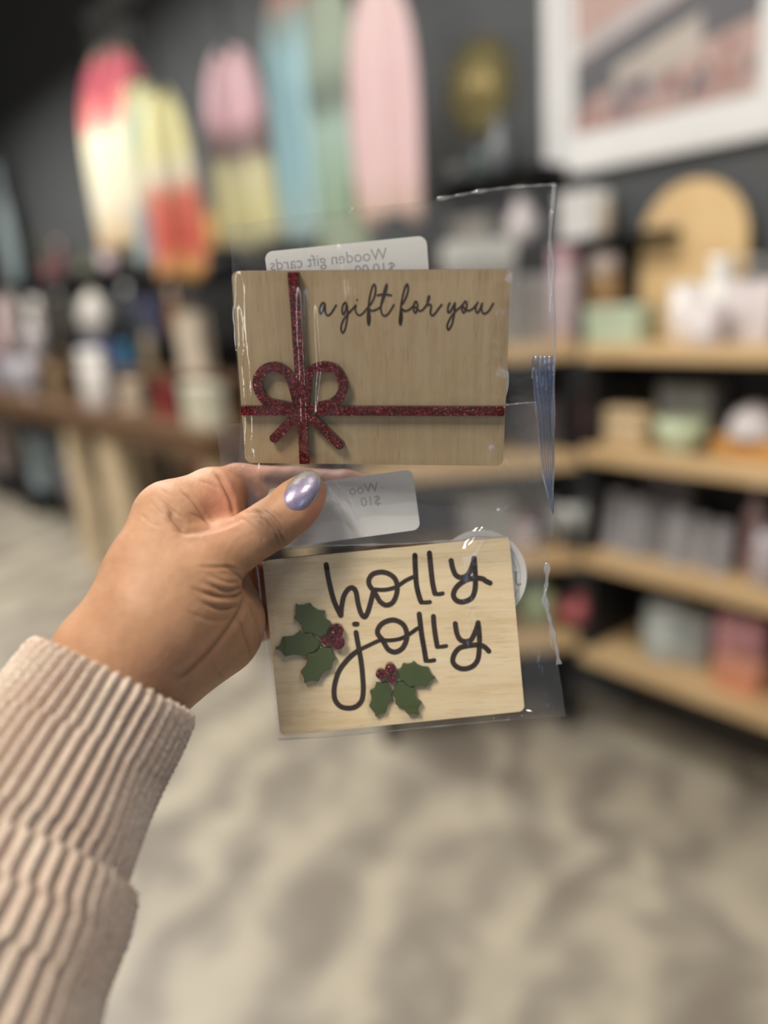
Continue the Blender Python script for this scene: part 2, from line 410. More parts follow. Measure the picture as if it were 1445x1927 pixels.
# second shelf
put('vase', 1110, 62, 110, sline(1, 0.12), (0.09, 0.035, 0.035), (.1, .05, .05), 'dark maroon vase at the left end of the second shelf')
put('folded', 1185, 88, 70, sline(1, 0.10), (0.60, 0.45, 0.27), (.66, .52, .34), 'tan folded cloth stack on the second shelf')
put('plant', 1215, 90, 110, sline(1, 0.18), (0.10, 0.08, 0.05), (0.35, .26, .16), 'small dried brown plant behind the tan cloth')
put('box', 1298, 100, 112, sline(1, 0.20), (0.27, 0.27, 0.26), (0.24, 0.24, 0.23), 'grey box at the back of the second shelf')
put('bowl', 1278, 95, 62, sline(1, 0.07), (0.55, 0.62, 0.42), W_, 'pale green bowl in front of the grey box')
put('tray', 1415, 130, 100, sline(1, 0.12), (0.55, 0.28, 0.08), (0.62, 0.58, 0.58), 'orange-brown tray holding a white dome on the second shelf')
# third shelf: a row of white packets
rnd = random.Random(5)
desc = ['left end of the white row', 'second from the left in the white row', 'third from the left in the white row', 'middle of the white row', 'right of the middle card', 'next to last in the white row', 'right end of the white row']
for i, px in enumerate((1128, 1162, 1198, 1236, 1276, 1318, 1358)):
    g = rnd.uniform(0.24, 0.36)
    put('cards', px, 30, 92 + rnd.uniform(-8, 14) + i * 2, sline(2, 0.10 + 0.02 * (i % 2)), (g, g * .97, g * 1.02), (g * .8, g * .8, g * .85), 'greyish white upright card on the third shelf, ' + desc[i], 'white cards on the third shelf')
put('box', 1160, 80, 150, sline(2, 0.22), (0.09, 0.08, 0.075), (0.10, 0.09, 0.08), 'dim grey box behind the left cards on the third shelf')
put('box', 1265, 90, 165, sline(2, 0.22), (0.12, 0.11, 0.11), (0.13, 0.12, 0.12), 'tall dim grey box behind the middle cards')
put('bottle', 1415, 46, 180, sline(2, 0.14), (0.28, 0.18, 0.18), (.35, .28, .28), 'dusky pink bottle right of the white cards')
put('candle', 1440, 46, 110, sline(2, 0.08), (0.36, 0.32, 0.34), (.5, .45, .45), 'greyish candle at the right frame edge of the third shelf')
# fourth shelf
put('jar', 1252, 84, 106, sline(3, 0.13), (0.44, 0.48, 0.46), (0.5, 0.54, 0.52), 'grey-green lidded jar on the bottom shelf')
put('jar', 1305, 62, 98, sline(3, 0.15), (0.36, 0.39, 0.38), (0.4, 0.43, 0.41), 'smaller grey jar beside the grey-green jar on the bottom shelf')
put('box', 1392, 82, 60, sline(3, 0.09), (0.62, 0.26, 0.15), (0.62, 0.30, 0.22), 'low coral orange box on the bottom shelf')
put('bag', 1390, 84, 150, sline(3, 0.18), (0.70, 0.36, 0.39), (.7, .5, .5), 'pink gift bag behind the coral orange box')

# ---- small shelf unit facing the camera, to the left of the first
dB = RGT.copy(); dB.z = 0; dB.normalize(); dB = (dB * math.cos(0.07) + Vector((-dB.y, dB.x, 0)) * math.sin(0.07))
nB = Vector((dB.y, -dB.x, 0)); 
if nB.dot(CP) < 0: nB = -nB
eB = hit(1078, 1378, Vector((0, 0, 0)), Vector((0, 0, 1)))
eB = Vector((eB.x, eB.y, 0)) + dB * 0.02
LB = 0.66
def bz(y, px=1040): return hit(px, y, eB, nB).z
ZB = [bz(y) for y in (678, 886, 1072, 1225)]
ub = tag(empty('display_shelf', eB - dB * LB), 'low open shelf unit of pale wood seen through the clear bags', 'shelves')
ub.rotation_euler = (0, 0, math.atan2(dB.y, dB.x))
for z in ZB: box('shelf_board', (LB / 2, 0.14, z + 0.025), (LB, 0.28, 0.05), ub, [M_shelf], 0.003)
for xx in (0.02, LB - 0.02): box('side_panel', (xx, 0.15, ZB[0] / 2), (0.03, 0.24, ZB[0]), ub, [M_black])
box('back_panel', (LB / 2, 0.275, ZB[0] / 2), (LB, 0.01, ZB[0]), ub, [M_black])
def bline(k, s):
    A = eB - nB * s; return (Vector((A.x, A.y, ZB[k] + 0.05)), dB)
def bline_up(k, s, dz):
    A, d = bline(k, s); return (A + Vector((0, 0, dz)), d)
put('jar', 1062, 58, 165, bline(0, 0.10), (0.50, 0.40, 0.42), (0.40, 0.25, 0.28), 'tall pinkish jar right of the bag edge above the top board')
put('box', 1000, 76, 118, bline(0, 0.14), (0.24, 0.22, 0.20), (0.28, 0.26, 0.25), 'grey-brown box seen through the bag right of the upper card')
put('box', 905, 120, 185, bline(0, 0.14), (0.28, 0.28, 0.27), (0.50, 0.50, 0.47), 'large grey box behind the top right corner of the upper card')
put('box', 1015, 70, 90, bline(1, 0.12), (0.09, 0.07, 0.065), (0.10, 0.08, 0.07), 'dim brown box on the second board behind the clear bag')
put('bowl', 1072, 92, 84, bline(2, 0.10), (0.50, 0.51, 0.49), W_, 'white bowl on the third board right of the bag edge')
put('candle', 985, 55, 62, bline(2, 0.10), (0.40, 0.28, 0.28), W_, 'pale rose candle on the third board behind the clear bag')
put('box', 915, 90, 95, bline(2, 0.12), (0.38, 0.39, 0.37), (.45, .45, .43), 'pale grey box on the third board above the lower card')
put('jar', 1068, 42, 105, bline(2, 0.22), (0.10, 0.11, 0.12), (.12, .12, .13), 'dark grey jar at the back of the third board')
put('ball', 1080, 72, 74, bline(3, 0.08), (0.60, 0.16, 0.17), (.3, .2, .1), 'coral red ball on the bottom board')
put('ball', 1012, 66, 82, bline(3, 0.12), (0.42, 0.54, 0.30), (.3, .3, .1), 'green ball on the bottom board seen through the bag')

# ---- framed picture on the right wall
pbl = hit(1037, 338, B0, nW); pbr_z = pbl.z
ppos = pbl - dW * 0.0
pu = tag(empty('framed_picture', pbl + nW * 0.004), 'large white-framed picture of a shop front and a crowd on the dark wall', 'picture')
pu.rotation_euler = (0, 0, math.atan2(-dW.y, -dW.x))
PWd = (on_line(Vector(pbl), dW, 1500) - pbl).length; PHt = 1.0
fw = 0.055
for c, s in (((PWd / 2, -.015, fw / 2), (PWd, .03, fw)), ((PWd / 2, -.015, PHt - fw / 2), (PWd, .03, fw)), ((fw / 2, -.015, PHt / 2), (fw, .03, PHt - 2 * fw)), ((PWd - fw / 2, -.015, PHt / 2), (fw, .03, PHt - 2 * fw))):
    box('frame_rail', c, s, pu, [M_white], 0.002)
box('mat_board', (PWd / 2, -.006, PHt / 2), (PWd - 2 * fw, .008, PHt - 2 * fw), pu, [M_white])
mx0, mx1, mz0, mz1 = fw + .05, PWd - fw - .045, fw + .055, PHt - fw - .05
bm = bmesh.new(); pm = []
def patch(pts, mi, y):
    vs = [bm.verts.new((mx0 + (mx1 - mx0) * a, y, mz0 + (mz1 - mz0) * b)) for a, b in pts]
    f = bm.faces.new(vs); f.material_index = mi
patch([(0, 0), (1, 0), (1, 1), (0, 1)], 0, -.0110)
patch([(0, .26), (1, .45), (1, .50), (0, .31)], 1, -.0114)
patch([(.0, .11), (1, .23), (1, .43), (0, .25)], 2, -.0116)
patch([(.25, .10), (.72, .16), (.72, .29), (.25, .20)], 3, -.0118)
rnd = random.Random(3)
for k in range(46):
    a = rnd.random(); b = rnd.uniform(.005, .11) + a * .06; s = rnd.uniform(.02, .035)
    patch([(max(0, min(1, a + s * math.cos(q) * .8)), max(0, b + s * math.sin(q))) for q in [i * math.pi / 4 for i in range(8)]], rnd.choice((4, 4, 5, 6, 7)), -.0120 - k * 1e-5)
bmobj('picture_print', bm, pu, [P((.42, .29, .26), .6, name='print_sky'), P((.42, .41, .42), .6, name='print_fascia'), P((.10, .10, .11), .6, name='print_roof'), P((.42, .37, .33), .6, name='print_front'),
      P((.30, .13, .12), .6, name='print_red'), P((.20, .21, .24), .6, name='print_blue'), P((.36, .30, .28), .6, name='print_skin'), P((.10, .08, .09), .6, name='print_dark')])

# ---- round gold wall ornament and pale wall script on the same wall
gp = hit(903, 165, B0, nW); gs = depth(gp) / FPX
g = tag(empty('sunburst_ornament', gp), 'round antique gold sunburst hanging on the dark wall', 'wall decoration')
g.rotation_euler = (math.pi / 2, 0, math.atan2(-dW.y, -dW.x))
M_gold = plain('antique_gold', (0.17, 0.14, 0.05), 0.6, 0.3, 0.3, 40)
M_gold2 = plain('bright_gold', (0.30, 0.235, 0.09), 0.5, 0.4, 0.2, 40)
R_ = 84 * gs
lathe_obj('centre_disc', [(0, .02), (R_ * .42, .018), (R_ * .45, .004), (R_ * .45, 0), (0, 0)], g, [M_gold2], 48)
bm = bmesh.new()
for k in range(36):
    a = 2 * math.pi * k / 36; r1 = R_ * (1.0 if k % 2 else .82)
    add_box(bm, (math.cos(a) * (R_ * .4 + r1) / 2, math.sin(a) * (R_ * .4 + r1) / 2, .006), (r1 - R_ * .4, R_ * .10, .008), 0, 0, Matrix.Rotation(a, 3, 'Z'))
bmobj('rays', bm, g, [M_gold])
bm = bmesh.new()
vsn = 40
for rr in (R_ * .98,):
    pts = [(rr * math.cos(2 * math.pi * k / vsn), rr * math.sin(2 * math.pi * k / vsn), .008) for k in range(vsn)]
bm.free(); tube('rim', pts, R_ * .035, g, [M_gold], 8, True)

# small shelf of ornaments under the sunburst
sp = hit(905, 330, B0 + nW * .16, nW)
sh = tag(empty('wall_shelf', sp), 'narrow dark floating shelf under the gold sunburst', 'shelf')
sh.rotation_euler = (0, 0, math.atan2(-dW.y, -dW.x))
box('board', (0, 0.08, -0.012), (0.50, 0.16, 0.024), sh, [M_metal], 0.002)
for s in (-1, 1): box('bracket', (s * .2, 0.10, -0.05), (0.02, 0.12, 0.05), sh, [M_metal])
wl = (Vector(sp) - nW * .08, dW)
put('vase', 942, 52, 100, wl, (0.13, 0.14, 0.15), (.2, .2, .2), 'grey glass vase on the narrow shelf under the sunburst')
put('bottle', 905, 34, 72, wl, (0.07, 0.10, 0.095), (.1, .1, .1), 'dark green bottle on the narrow shelf under the sunburst')
put('plant', 862, 60, 105, wl, (0.16, 0.18, 0.15), (.2, .2, .2), 'grey-green sprig in a pot at the left of the narrow shelf')

hp = hit(1010, 458, B0 + nW * .14, nW)
hs_ = tag(empty('wall_shelf', hp), 'long dark floating shelf under the white picture frame', 'shelf')
hs_.rotation_euler = (0, 0, math.atan2(-dW.y, -dW.x))
box('board', (0.02, 0.07, -0.012), (0.86, 0.14, 0.024), hs_, [M_metal], 0.002)
for s in (-1, 1): box('bracket', (s * .3, 0.09, -0.045), (0.02, 0.10, 0.05), hs_, [M_metal])
hl = (Vector(hp) - nW * .07, dW)
put('box', 1098, 78, 84, hl, (0.62, 0.61, 0.60), (0.66, 0.65, 0.64), 'white box on the long dark shelf right of the clear bag')
put('jar', 1136, 34, 78, hl, (0.50, 0.42, 0.32), (.6, .58, .55), 'beige jar at the right end of the long dark shelf')
put('vase', 985, 72, 92, hl, (0.60, 0.54, 0.54), W_, 'pinkish white vase on the long dark shelf, seen through the bag')
put('box', 900, 88, 62, hl, (0.28, 0.26, 0.23), (0.3, 0.28, 0.25), 'grey-brown box at the left of the long dark shelf')
# ---- wall sign: looping pale script high on the dark wall, too soft to read
sg = hit(225, 90, B0 + nW * .01, nW); ss = depth(sg) / FPX
so = tag(empty('wall_script', sg), 'pale grey looping script decoration high on the dark wall above the towels', 'wall decoration')
so.rotation_euler = (math.pi / 2, 0, math.atan2(-dW.y, -dW.x))
M_script = plain('chalk_grey', (0.34, 0.35, 0.36), 0.8)
for row, zz in enumerate((70, 20, -30)):
    pts = [((-130 + i * 9 + 10 * math.sin(i * 1.3)) * ss, (zz + 18 * math.cos(i * 1.3)) * ss, 0.004) for i in range(28 - row * 4)]
    tube('script_line', [tuple(p) for p in cat(pts, 3)], 9 * ss, so, [M_script], 6)

# ---- hanging towel rail and towels
tl = at(120, 60, 3.25); tr = at(815, -75, 2.32)
rz = 2.80
tl = Vector((tl.x, tl.y, rz)); tr = Vector((tr.x, tr.y, rz)); dT = (tr - tl).normalized()
rail = tag(empty('towel_rail', (tl + tr) / 2), 'black metal rail hung from the ceiling carrying the printed towels', 'rail')
def loc(p, o): return p - o.location
tube('bar', [loc(tl - dT * .1, rail), loc(tr + dT * .12, rail)], 0.012, rail, [M_metal])
for q in (tl, tr): tube('drop_rod', [loc(q, rail), loc(Vector((q.x, q.y, CH)), rail)], 0.007, rail, [M_metal])
def towel_mat(name, zones, spots, size):
    """zones: colours from hem (0) to top (1) across the generated height; spots: flower colours"""
    m, nt, b = new_mat(name)
    tc = nt.nodes.new('ShaderNodeTexCoord'); sx = nt.nodes.new('ShaderNodeSeparateXYZ'); nt.links.new(tc.outputs['UV'], sx.inputs[0])
    nz = node(nt, 'ShaderNodeTexNoise', Scale=4.0, Detail=2.0); nt.links.new(tc.outputs['UV'], nz.inputs['Vector'])
    ad = node(nt, 'ShaderNodeMath', operation='MULTIPLY_ADD'); nt.links.new(nz.outputs[0], ad.inputs[0]); ad.inputs[1].default_value = 0.22
    sb = node(nt, 'ShaderNodeMath', operation='ADD'); nt.links.new(sx.outputs[1], sb.inputs[0]); sb.inputs[1].default_value = -0.11
    nt.links.new(sb.outputs[0], ad.inputs[2])
    base = ramp(nt, ad.outputs[0], zones, 'LINEAR')
    vo = node(nt, 'ShaderNodeTexVoronoi', Scale=size); nt.links.new(tc.outputs['UV'], vo.inputs['Vector'])
    th = ramp(nt, vo.outputs['Distance'], [(0.26, (1, 1, 1)), (0.36, (0, 0, 0))])
    hs = nt.nodes.new('ShaderNodeSeparateColor'); nt.links.new(vo.outputs['Color'], hs.inputs[0])
    fc = ramp(nt, hs.outputs[0], [(i / len(spots), c) for i, c in enumerate(spots)], 'CONSTANT')
    on = node(nt, 'ShaderNodeMath', operation='GREATER_THAN'); nt.links.new(hs.outputs[1], on.inputs[0]); on.inputs[1].default_value = 0.45
    mu = node(nt, 'ShaderNodeMath', operation='MULTIPLY'); nt.links.new(on.outputs[0], mu.inputs[0]); nt.links.new(th, mu.inputs[1])
    mx = node(nt, 'ShaderNodeMix', data_type='RGBA'); nt.links.new(mu.outputs[0], mx.inputs[0]); nt.links.new(base, mx.inputs[6]); nt.links.new(fc, mx.inputs[7])
    dk = node(nt, 'ShaderNodeMix', data_type='RGBA', blend_type='MULTIPLY'); dk.inputs[0].default_value = 1; dk.inputs[7].default_value = (.80, .80, .82, 1); nt.links.new(mx.outputs[2], dk.inputs[6])
    nt.links.new(dk.outputs[2], b.inputs['Base Color']); b.inputs['Roughness'].default_value = 0.9
    return m
YL = (.72, .67, .34); CR = (.72, .66, .50); RD = (.60, .10, .07); MR = (.25, .03, .05); PI = (.66, .40, .44); BL = (.38, .60, .65); GR = (.34, .46, .33); CO = (.72, .28, .22); LP = (.76, .55, .54); GY = (.13, .14, .16); OR = (.70, .40, .14); LB_ = (.38, .48, .52)
towels = [
 (125, 262, 95, 470, 3.70, [(0, (.60, .42, .22)), (.25, CR), (.6, (.68, .66, .46)), (.66, (.66, .26, .22)), (.74, (.5, .12, .11)), (.84, MR), (.95, MR), (1, (.12, .10, .05))], [CR, RD, GR], 3.0, 'cream towel with a maroon and coral flower top, farthest left', 16),
 (222, 308, 150, 500, 3.55, [(0, LB_), (.22, (.30, .36, .40)), (.42, CR), (.60, (.60, .62, .44)), (.8, (.40, .50, .38)), (1, YL)], [YL, LB_, CR], 3.0, 'green and cream towel with a blue-grey hem, second from the left', 14),
 (280, 384, 155, 520, 3.40, [(0, OR), (.18, RD), (.44, (.62, .16, .10)), (.56, CR), (.68, YL), (1, YL)], [YL, RD, OR], 2.2, 'yellow towel with a red and orange lower half', 8),
 (368, 492, 90, 470, 3.22, [(0, (.45, .42, .25)), (.16, YL), (.40, (.70, .66, .40)), (.50, (.18, .13, .12)), (.60, (.35, .22, .22)), (.66, PI), (1, (.72, .50, .52))], [(.35, .2, .2), YL, PI], 2.0, 'pink topped towel with a yellow lower half and dark band', 10),
 (472, 585, -30, 455, 3.05, [(0, (.45, .60, .58)), (.3, BL), (.75, (.36, .56, .60)), (.86, (.33, .42, .38)), (1, CO)], [BL, (.55, .68, .68), GR], 3.0, 'light blue towel with a coral top', 10),
 (575, 668, -40, 490, 2.95, [(0, (.40, .44, .30)), (.22, GR), (.5, (.42, .56, .48)), (.60, (.18, .22, .18)), (.75, (.38, .46, .36)), (1, (.45, .5, .4))], [CO, PI, (.16, .25, .12)], 3.6, 'green towel with coral flowers between blue and pink towels', 10),
 (680, 806, -55, 412, 2.80, [(0, (.62, .46, .36)), (.2, LP), (.6, (.74, .52, .52)), (1, (.76, .58, .56))], [LP, (.76, .68, .52), (.72, .42, .44)], 2.0, 'broad pale pink towel, farthest right on the rail', 12)]
def interp_line(px):
    return on_line(Vector((tl.x, tl.y, 1.95)), dT, px)
for i, (x0, x1, y0, y1, dd, zones, spots, size, lab, gath) in enumerate(towels):
    x0 += 16; x1 += 16
    pc = at((x0 + x1) / 2, (y0 + y1) / 2, dd); pt_ = interp_line((x0 + x1) / 2)
    nn = Vector((dT.y, -dT.x, 0))
    if nn.dot(CP - pt_) < 0: nn = -nn
    pc = Vector((pt_.x, pt_.y, 0)) + nn * (-.09, 0.0, .08, -.02, -.08, .0, .10)[i]
    dz = depth(Vector((pc.x, pc.y, 2.2)))
    topz = rz - 0.03; q = hit((x0 + x1) / 2, y1, pc, (CP - pc).normalized() * 1.0)
    nn = Vector((dT.y, -dT.x, 0)); 
    if nn.dot(CP - pc) < 0: nn = -nn
    botz = hit((x0 + x1) / 2, y1, pc, nn).z
    tz = min(topz, hit((x0 + x1) / 2, y0, pc, nn).z)
    w = (interp_line(x1) - interp_line(x0)).length * .97
    t = tag(empty('printed_towel', Vector((pc.x, pc.y, topz))), lab, 'towel', 'printed towels hanging from the ceiling rail')
    t.rotation_euler = (0, 0, math.atan2(dT.y, dT.x))
    NU, NV = 36, 30; vs = []; fs = []; uv = []
    Hh = tz - botz
    for s in (0, 1):
        for b_ in range(NV + 1):
            v_ = b_ / NV
            for a_ in range(NU + 1):
                u_ = a_ / NU
                g_ = 1.0 - 0.62 * math.exp(-(1 - v_) * 7)
                sw = 1.0 + 0.06 * math.sin(3 * v_ + i)
                x = (u_ - .5) * w * g_ * sw
                y = (0.018 * math.sin(u_ * gath + i) * (0.6 + .6 * (1 - v_)) + (0.012 if s else -0.012) * (1 if 0 < a_ < NU else 0.2))
                z = (tz - topz) - Hh * (1 - v_) - (0.02 * math.sin(u_ * 9 + i) if b_ == 0 else 0)
                vs.append((x, y, z)); uv.append((u_, v_))
    st = (NU + 1) * (NV + 1)
    for b_ in range(NV):
        for a_ in range(NU):
            k0 = b_ * (NU + 1) + a_
            fs.append((k0, k0 + 1, k0 + NU + 2, k0 + NU + 1)); k1 = k0 + st
            fs.append((k1, k1 + NU + 1, k1 + NU + 2, k1 + 1))
    for a_ in range(NU):
        fs.append((a_, a_ + st, a_ + 1 + st, a_ + 1)); k0 = NV * (NU + 1) + a_; fs.append((k0, k0 + 1, k0 + 1 + st, k0 + st))
    for b_ in range(NV):
        for a_ in (0, NU):
            k0 = b_ * (NU + 1) + a_; fs.append((k0, k0 + NU + 1, k0 + NU + 1 + st, k0 + st))
    o = mesh('cloth', vs, fs, t, [towel_mat('towel_print_%d' % i, zones, spots, size)], True)
    ul = o.data.uv_layers.new(name='UVMap')
    for lp in o.data.loops: ul.data[lp.index].uv = uv[lp.vertex_index]
    dzh = tz - topz
    tube('hanging_cord', [(-0.01, 0, dzh - .01), (0, 0, 0.03), (0.01, 0, dzh - .01)], 0.003, t, [M_metal], 6)
    box('clip', (0, 0, dzh), (w * .3, 0.035, 0.03), t, [M_metal], 0.003)

# ---- left display table with tiers of small goods
q0 = hit(150, 1052, Vector((0, 0, 0)), Vector((0, 0, 1)))
dD = -dW; nD = nW.copy()
pD = Vector((q0.x, q0.y, 0))
xl = on_line(pD, dD, -60); xr = on_line(pD, dD, 445)
LD = (xr - xl).length
def dz_(y, px=250): return hit(px, y, pD, nD).z
zt = dz_(792)
tb = tag(empty('display_table', xl), 'long dark brown display table loaded with small goods, left background', 'table')
tb.rotation_euler = (0, 0, math.atan2(dD.y, dD.x))
box('table_top', (LD / 2, 0.25, zt - 0.06), (LD, 0.52, 0.12), tb, [M_brown], 0.004)
lx = [(on_line(pD, dD, q) - xl).length for q in (166, 236)]
for xx, ww in ((lx[0], .14), (lx[1], .26), (LD - .08, .10)):
    for yy in (0.05, 0.46): box('leg', (xx, yy, (zt - .12) / 2), (ww, 0.08, zt - .12), tb, [M_pale], 0.004)
for xx in (0.05,):
    for yy in (0.05, 0.46): box('leg', (xx, yy, (zt - .12) / 2), (0.10, 0.08, zt - .12), tb, [M_pale], 0.004)
def dline(z, s):
    A = pD - nD * s; return (Vector((A.x, A.y, z)), dD)
# tier stand on the table
def zz(y, px, s): return hit(px, y, pD - nD * s, nD).z
z2 = zz(690, 190, .29); z3 = zz(640, 186, .44)
ti = tag(empty('tiered_stand', Vector((xl.x, xl.y, zt))), 'dark two-tier stand on the brown display table holding small goods', 'stand')
ti.rotation_euler = tb.rotation_euler
box('lower_tier', (LD * .5, 0.29, (z2 - zt) - .015), (LD * .96, 0.14, 0.03), ti, [M_brown])
box('upper_tier', (LD * .5, 0.44, (z3 - zt) - .015), (LD * .96, 0.14, 0.03), ti, [M_metal])
for xx in (.04, .5, .96):
    box('riser', (LD * xx, 0.29, (z2 - zt - .03) / 2), (0.02, 0.12, z2 - zt - .03), ti, [M_brown])
    box('riser', (LD * xx, 0.44, (z3 - zt - .03) / 2), (0.02, 0.12, z3 - zt - .03), ti, [M_metal])
box('back_panel', (LD * .5, 0.515, (z3 - zt + .25) / 2), (LD * .96, 0.012, z3 - zt + .25), ti, [M_black])
L0 = dline(zt, 0.11); L1 = dline(z2, 0.29); L2 = dline(z3, 0.44)
BEI = (.55, .46, .36)
for a in [
 ('mug', 20, 80, 66, L0, (.32, .30, .34), W_, 'lavender grey mug near the left frame edge on the table'),
 ('bowl', 58, 78, 70, L0, (.48, .46, .50), W_, 'pale lavender bowl on the brown table at left'),
 ('box', 108, 52, 62, L0, (.22, .15, .08), (.3, .2, .1), 'brown box between the pale bowl and white jar on the table'),
 ('jar', 186, 84, 108, L0, (.66, .62, .58), (.7, .68, .64), 'round white jar on the brown table'),
 ('folded', 252, 74, 62, L0, (.46, .36, .27), (.5, .4, .3), 'beige folded cloth stack right of the white jar'),
 ('box', 316, 36, 72, L0, (.30, .03, .03), (.3, .04, .03), 'small dark red box on the brown table'),
 ('box', 388, 104, 80, L0, (.58, .55, .42), (.62, .60, .48), 'cream box on the table left of the upper card'),
 ('vase', 15, 60, 110, L1, (.50, .38, .38), (.4, .3, .3), 'pinkish vase on the lower tier at the left frame edge'),
 ('bowl', 72, 96, 62, L1, (.42, .38, .38), W_, 'pinkish white bowl on the lower tier'),
 ('plant', 118, 58, 70, L1, (.12, .10, .06), (.2, .15, .1), 'brown dried posy on the lower tier'),
 ('folded', 190, 92, 52, L1, (.07, .07, .16), (.10, .09, .22), 'indigo folded cloth on the lower tier'),
 ('box', 238, 42, 46, L1, (.03, .14, .26), (.04, .17, .3), 'bright blue box beside the indigo cloth'),
 ('bottle', 285, 36, 84, L1, (.25, .20, .13), (.2, .2, .1), 'olive brown bottle on the lower tier'),
 ('bag', 372, 96, 150, L1, (.58, .49, .38), BEI, 'large beige bag left of the upper card'),
 ('mug', 28, 62, 86, L2, (.28, .22, .20), W_, 'brownish mug on the upper tier near the left edge'),
 ('candle', 75, 56, 78, L2, (.35, .32, .29), W_, 'beige grey candle on the upper tier'),
 ('vase', 122, 40, 96, L2, (.10, .09, .07), W_, 'dark slim vase on the upper tier'),
 ('ball', 186, 96, 92, L2, (.55, .52, .47), (.5, .4, .2), 'round cream ball on the upper tier'),
 ('bottle', 250, 44, 100, L2, (.035, .04, .05), W_, 'near black bottle on the upper tier'),
 ('box', 292, 58, 74, L2, (.04, .045, .09), (.05, .05, .12), 'navy box on the upper tier'),
 ('vase', 335, 44, 100, L2, (.30, .16, .08), W_, 'rusty brown vase on the upper tier'),
 ]:
    put(*a, ky=.4 if a[1] < 130 else .55)
# goods further back: hooks of foliage and pastel items above the stand, on a tall rack
z4 = zz(508, 200, .63)
rk = tag(empty('goods_rack', Vector((xl.x, xl.y, 0)) - nD * 0.54), 'tall black rack behind the table with greenery on top', 'rack')
rk.rotation_euler = tb.rotation_euler
for xx in (.03, .97):
    for yy in (.02, .16): box('post', (LD * xx, yy, z4 / 2), (0.03, 0.03, z4), rk, [M_metal])
box('top_shelf', (LD * .5, 0.09, z4 - .012), (LD, 0.17, 0.024), rk, [M_metal])
L3 = dline(z4, 0.63)
for a in [
 ('vase', 32, 80, 215, L3, (.26, .32, .33), (.3, .36, .37), 'tall grey teal glass vase on the rack at the left edge'),
 ('plant', 92, 90, 86, L3, (.10, .09, .045), (.2, .06, .06), 'olive plant in a maroon pot on the rack'),
 ('vase', 118, 34, 74, L3, (.20, .07, .07), W_, 'small maroon vase beside the olive plant'),
 ('plant', 160, 80, 60, L3, (.12, .12, .07), (.2, .2, .1), 'low olive plant in the middle of the rack'),
 ('candle', 205, 62, 46, L3, (.55, .38, .40), W_, 'pale pink candle on the rack'),
 ('plant', 262, 110, 76, L3, (.09, .12, .08), (.2, .2, .1), 'dark green plant on the rack below the towels'),
 ('jar', 322, 60, 70, L3, (.60, .58, .50), W_, 'cream jar on the rack below the blue-grey hem'),
 ('bag', 395, 74, 84, L3, (.62, .32, .09), (.5, .3, .1), 'orange bag on the rack left of the upper card')]:
    put(*a, ky=.28)
# under the table
zf = 0.0
cr = tag(empty('wooden_crate', on_line(pD - nD * .25, dD, 300)), 'pale wooden crate under the display table', 'crate')
cr.rotation_euler = tb.rotation_euler
for k_ in range(3):
    for yy in (-.14, .14): box('slat', (0, yy, .05 + k_ * .13), (.50, .018, .10), cr, [M_pale], .002)
    for xx in (-.25, .25): box('slat', (xx, 0, .05 + k_ * .13), (.018, .262, .10), cr, [M_pale], .002)
box('bottom_board', (0, 0, .01), (.48, .26, .018), cr, [M_brown])
F0 = dline(0, -.10); F1 = dline(0, .2)
bs = tag(empty('goods_bench', on_line(pD - nD * .255, dD, 40)), 'low dark bench under the left end of the table', 'bench')
bs.rotation_euler = tb.rotation_euler
box('bench_top', (0.15, 0, .20), (1.15, .26, .04), bs, [M_black]); 
for xx in (-.38, .68): box('leg', (xx, 0, .09), (.05, .24, .18), bs, [M_black])
L4 = dline(.22, .255)
put('bag', 14, 60, 112, L4, (.50, .40, .38), W_, 'pinkish white bag low at the left frame edge')
put('box', 92, 66, 100, L4, (.34, .42, .46), (.38, .46, .5), 'pale blue box under the table')
put('jar', 143, 36, 84, L4, (.30, .27, .32), W_, 'lavender jar beside the pale blue box')
put('folded', 205, 90, 60, L4, (.26, .21, .16), (.3, .25, .2), 'brown folded cloth on the low bench')
zs_ = zz(893, 405, .30)
put('ball', 404, 80, 64, (Vector((0, 0, zs_)) + Vector((pD.x, pD.y, 0)) - nD * 0.30, dD), (.62, .13, .11), (.4, .1, .1), 'coral red ball behind the index knuckle')
st = tag(empty('side_stool', on_line(pD - nD * .30, dD, 408)), 'small dark stool carrying the coral red ball', 'stool')
lathe_obj('seat', [(0, zs_ - .04), (.15, zs_ - .04), (.16, zs_ - .02), (.15, zs_), (0, zs_)], st, [M_brown])
for a in range(3):
    w0 = a * 2.094
    tube('leg', [(.11 * math.cos(w0), .11 * math.sin(w0), zs_ - .03), (.15 * math.cos(w0), .15 * math.sin(w0), 0.012)], .012, st, [M_metal])
# ================================================================== THE CARDS
def rotv(r):
    th = math.sqrt(sum(c * c for c in r)); return Matrix.Rotation(th, 3, Vector(r))
CW, CHh, CT = 0.089, 0.06385, 0.003
class Card:
    def __init__(s, r, t):
        R = rotv(r); c2w = Matrix((RGT, DWN, FWD)).transposed()
        s.X = c2w @ (R @ Vector((1, 0, 0))); s.Y = -(c2w @ (R @ Vector((0, 1, 0)))); s.Z = -(c2w @ (R @ Vector((0, 0, 1))))
        s.o = CP + c2w @ Vector(t)
        s.M = basis(s.X, s.Y, s.Z, s.o); s.Mi = s.M.inverted()
    def uv(s, px, py, h=0.0):
        p = s.Mi @ hit(px, py, s.o + s.Z * h, s.Z); return (p.x, p.y)
C1 = Card((0.34487647, 0.07797454, 0.0033647), (-0.0042597, -0.04643853, 0.25454681))
C2 = Card((0.03728572, -0.02105182, -0.09579025), (0.00379016, 0.0448766, 0.2778991))

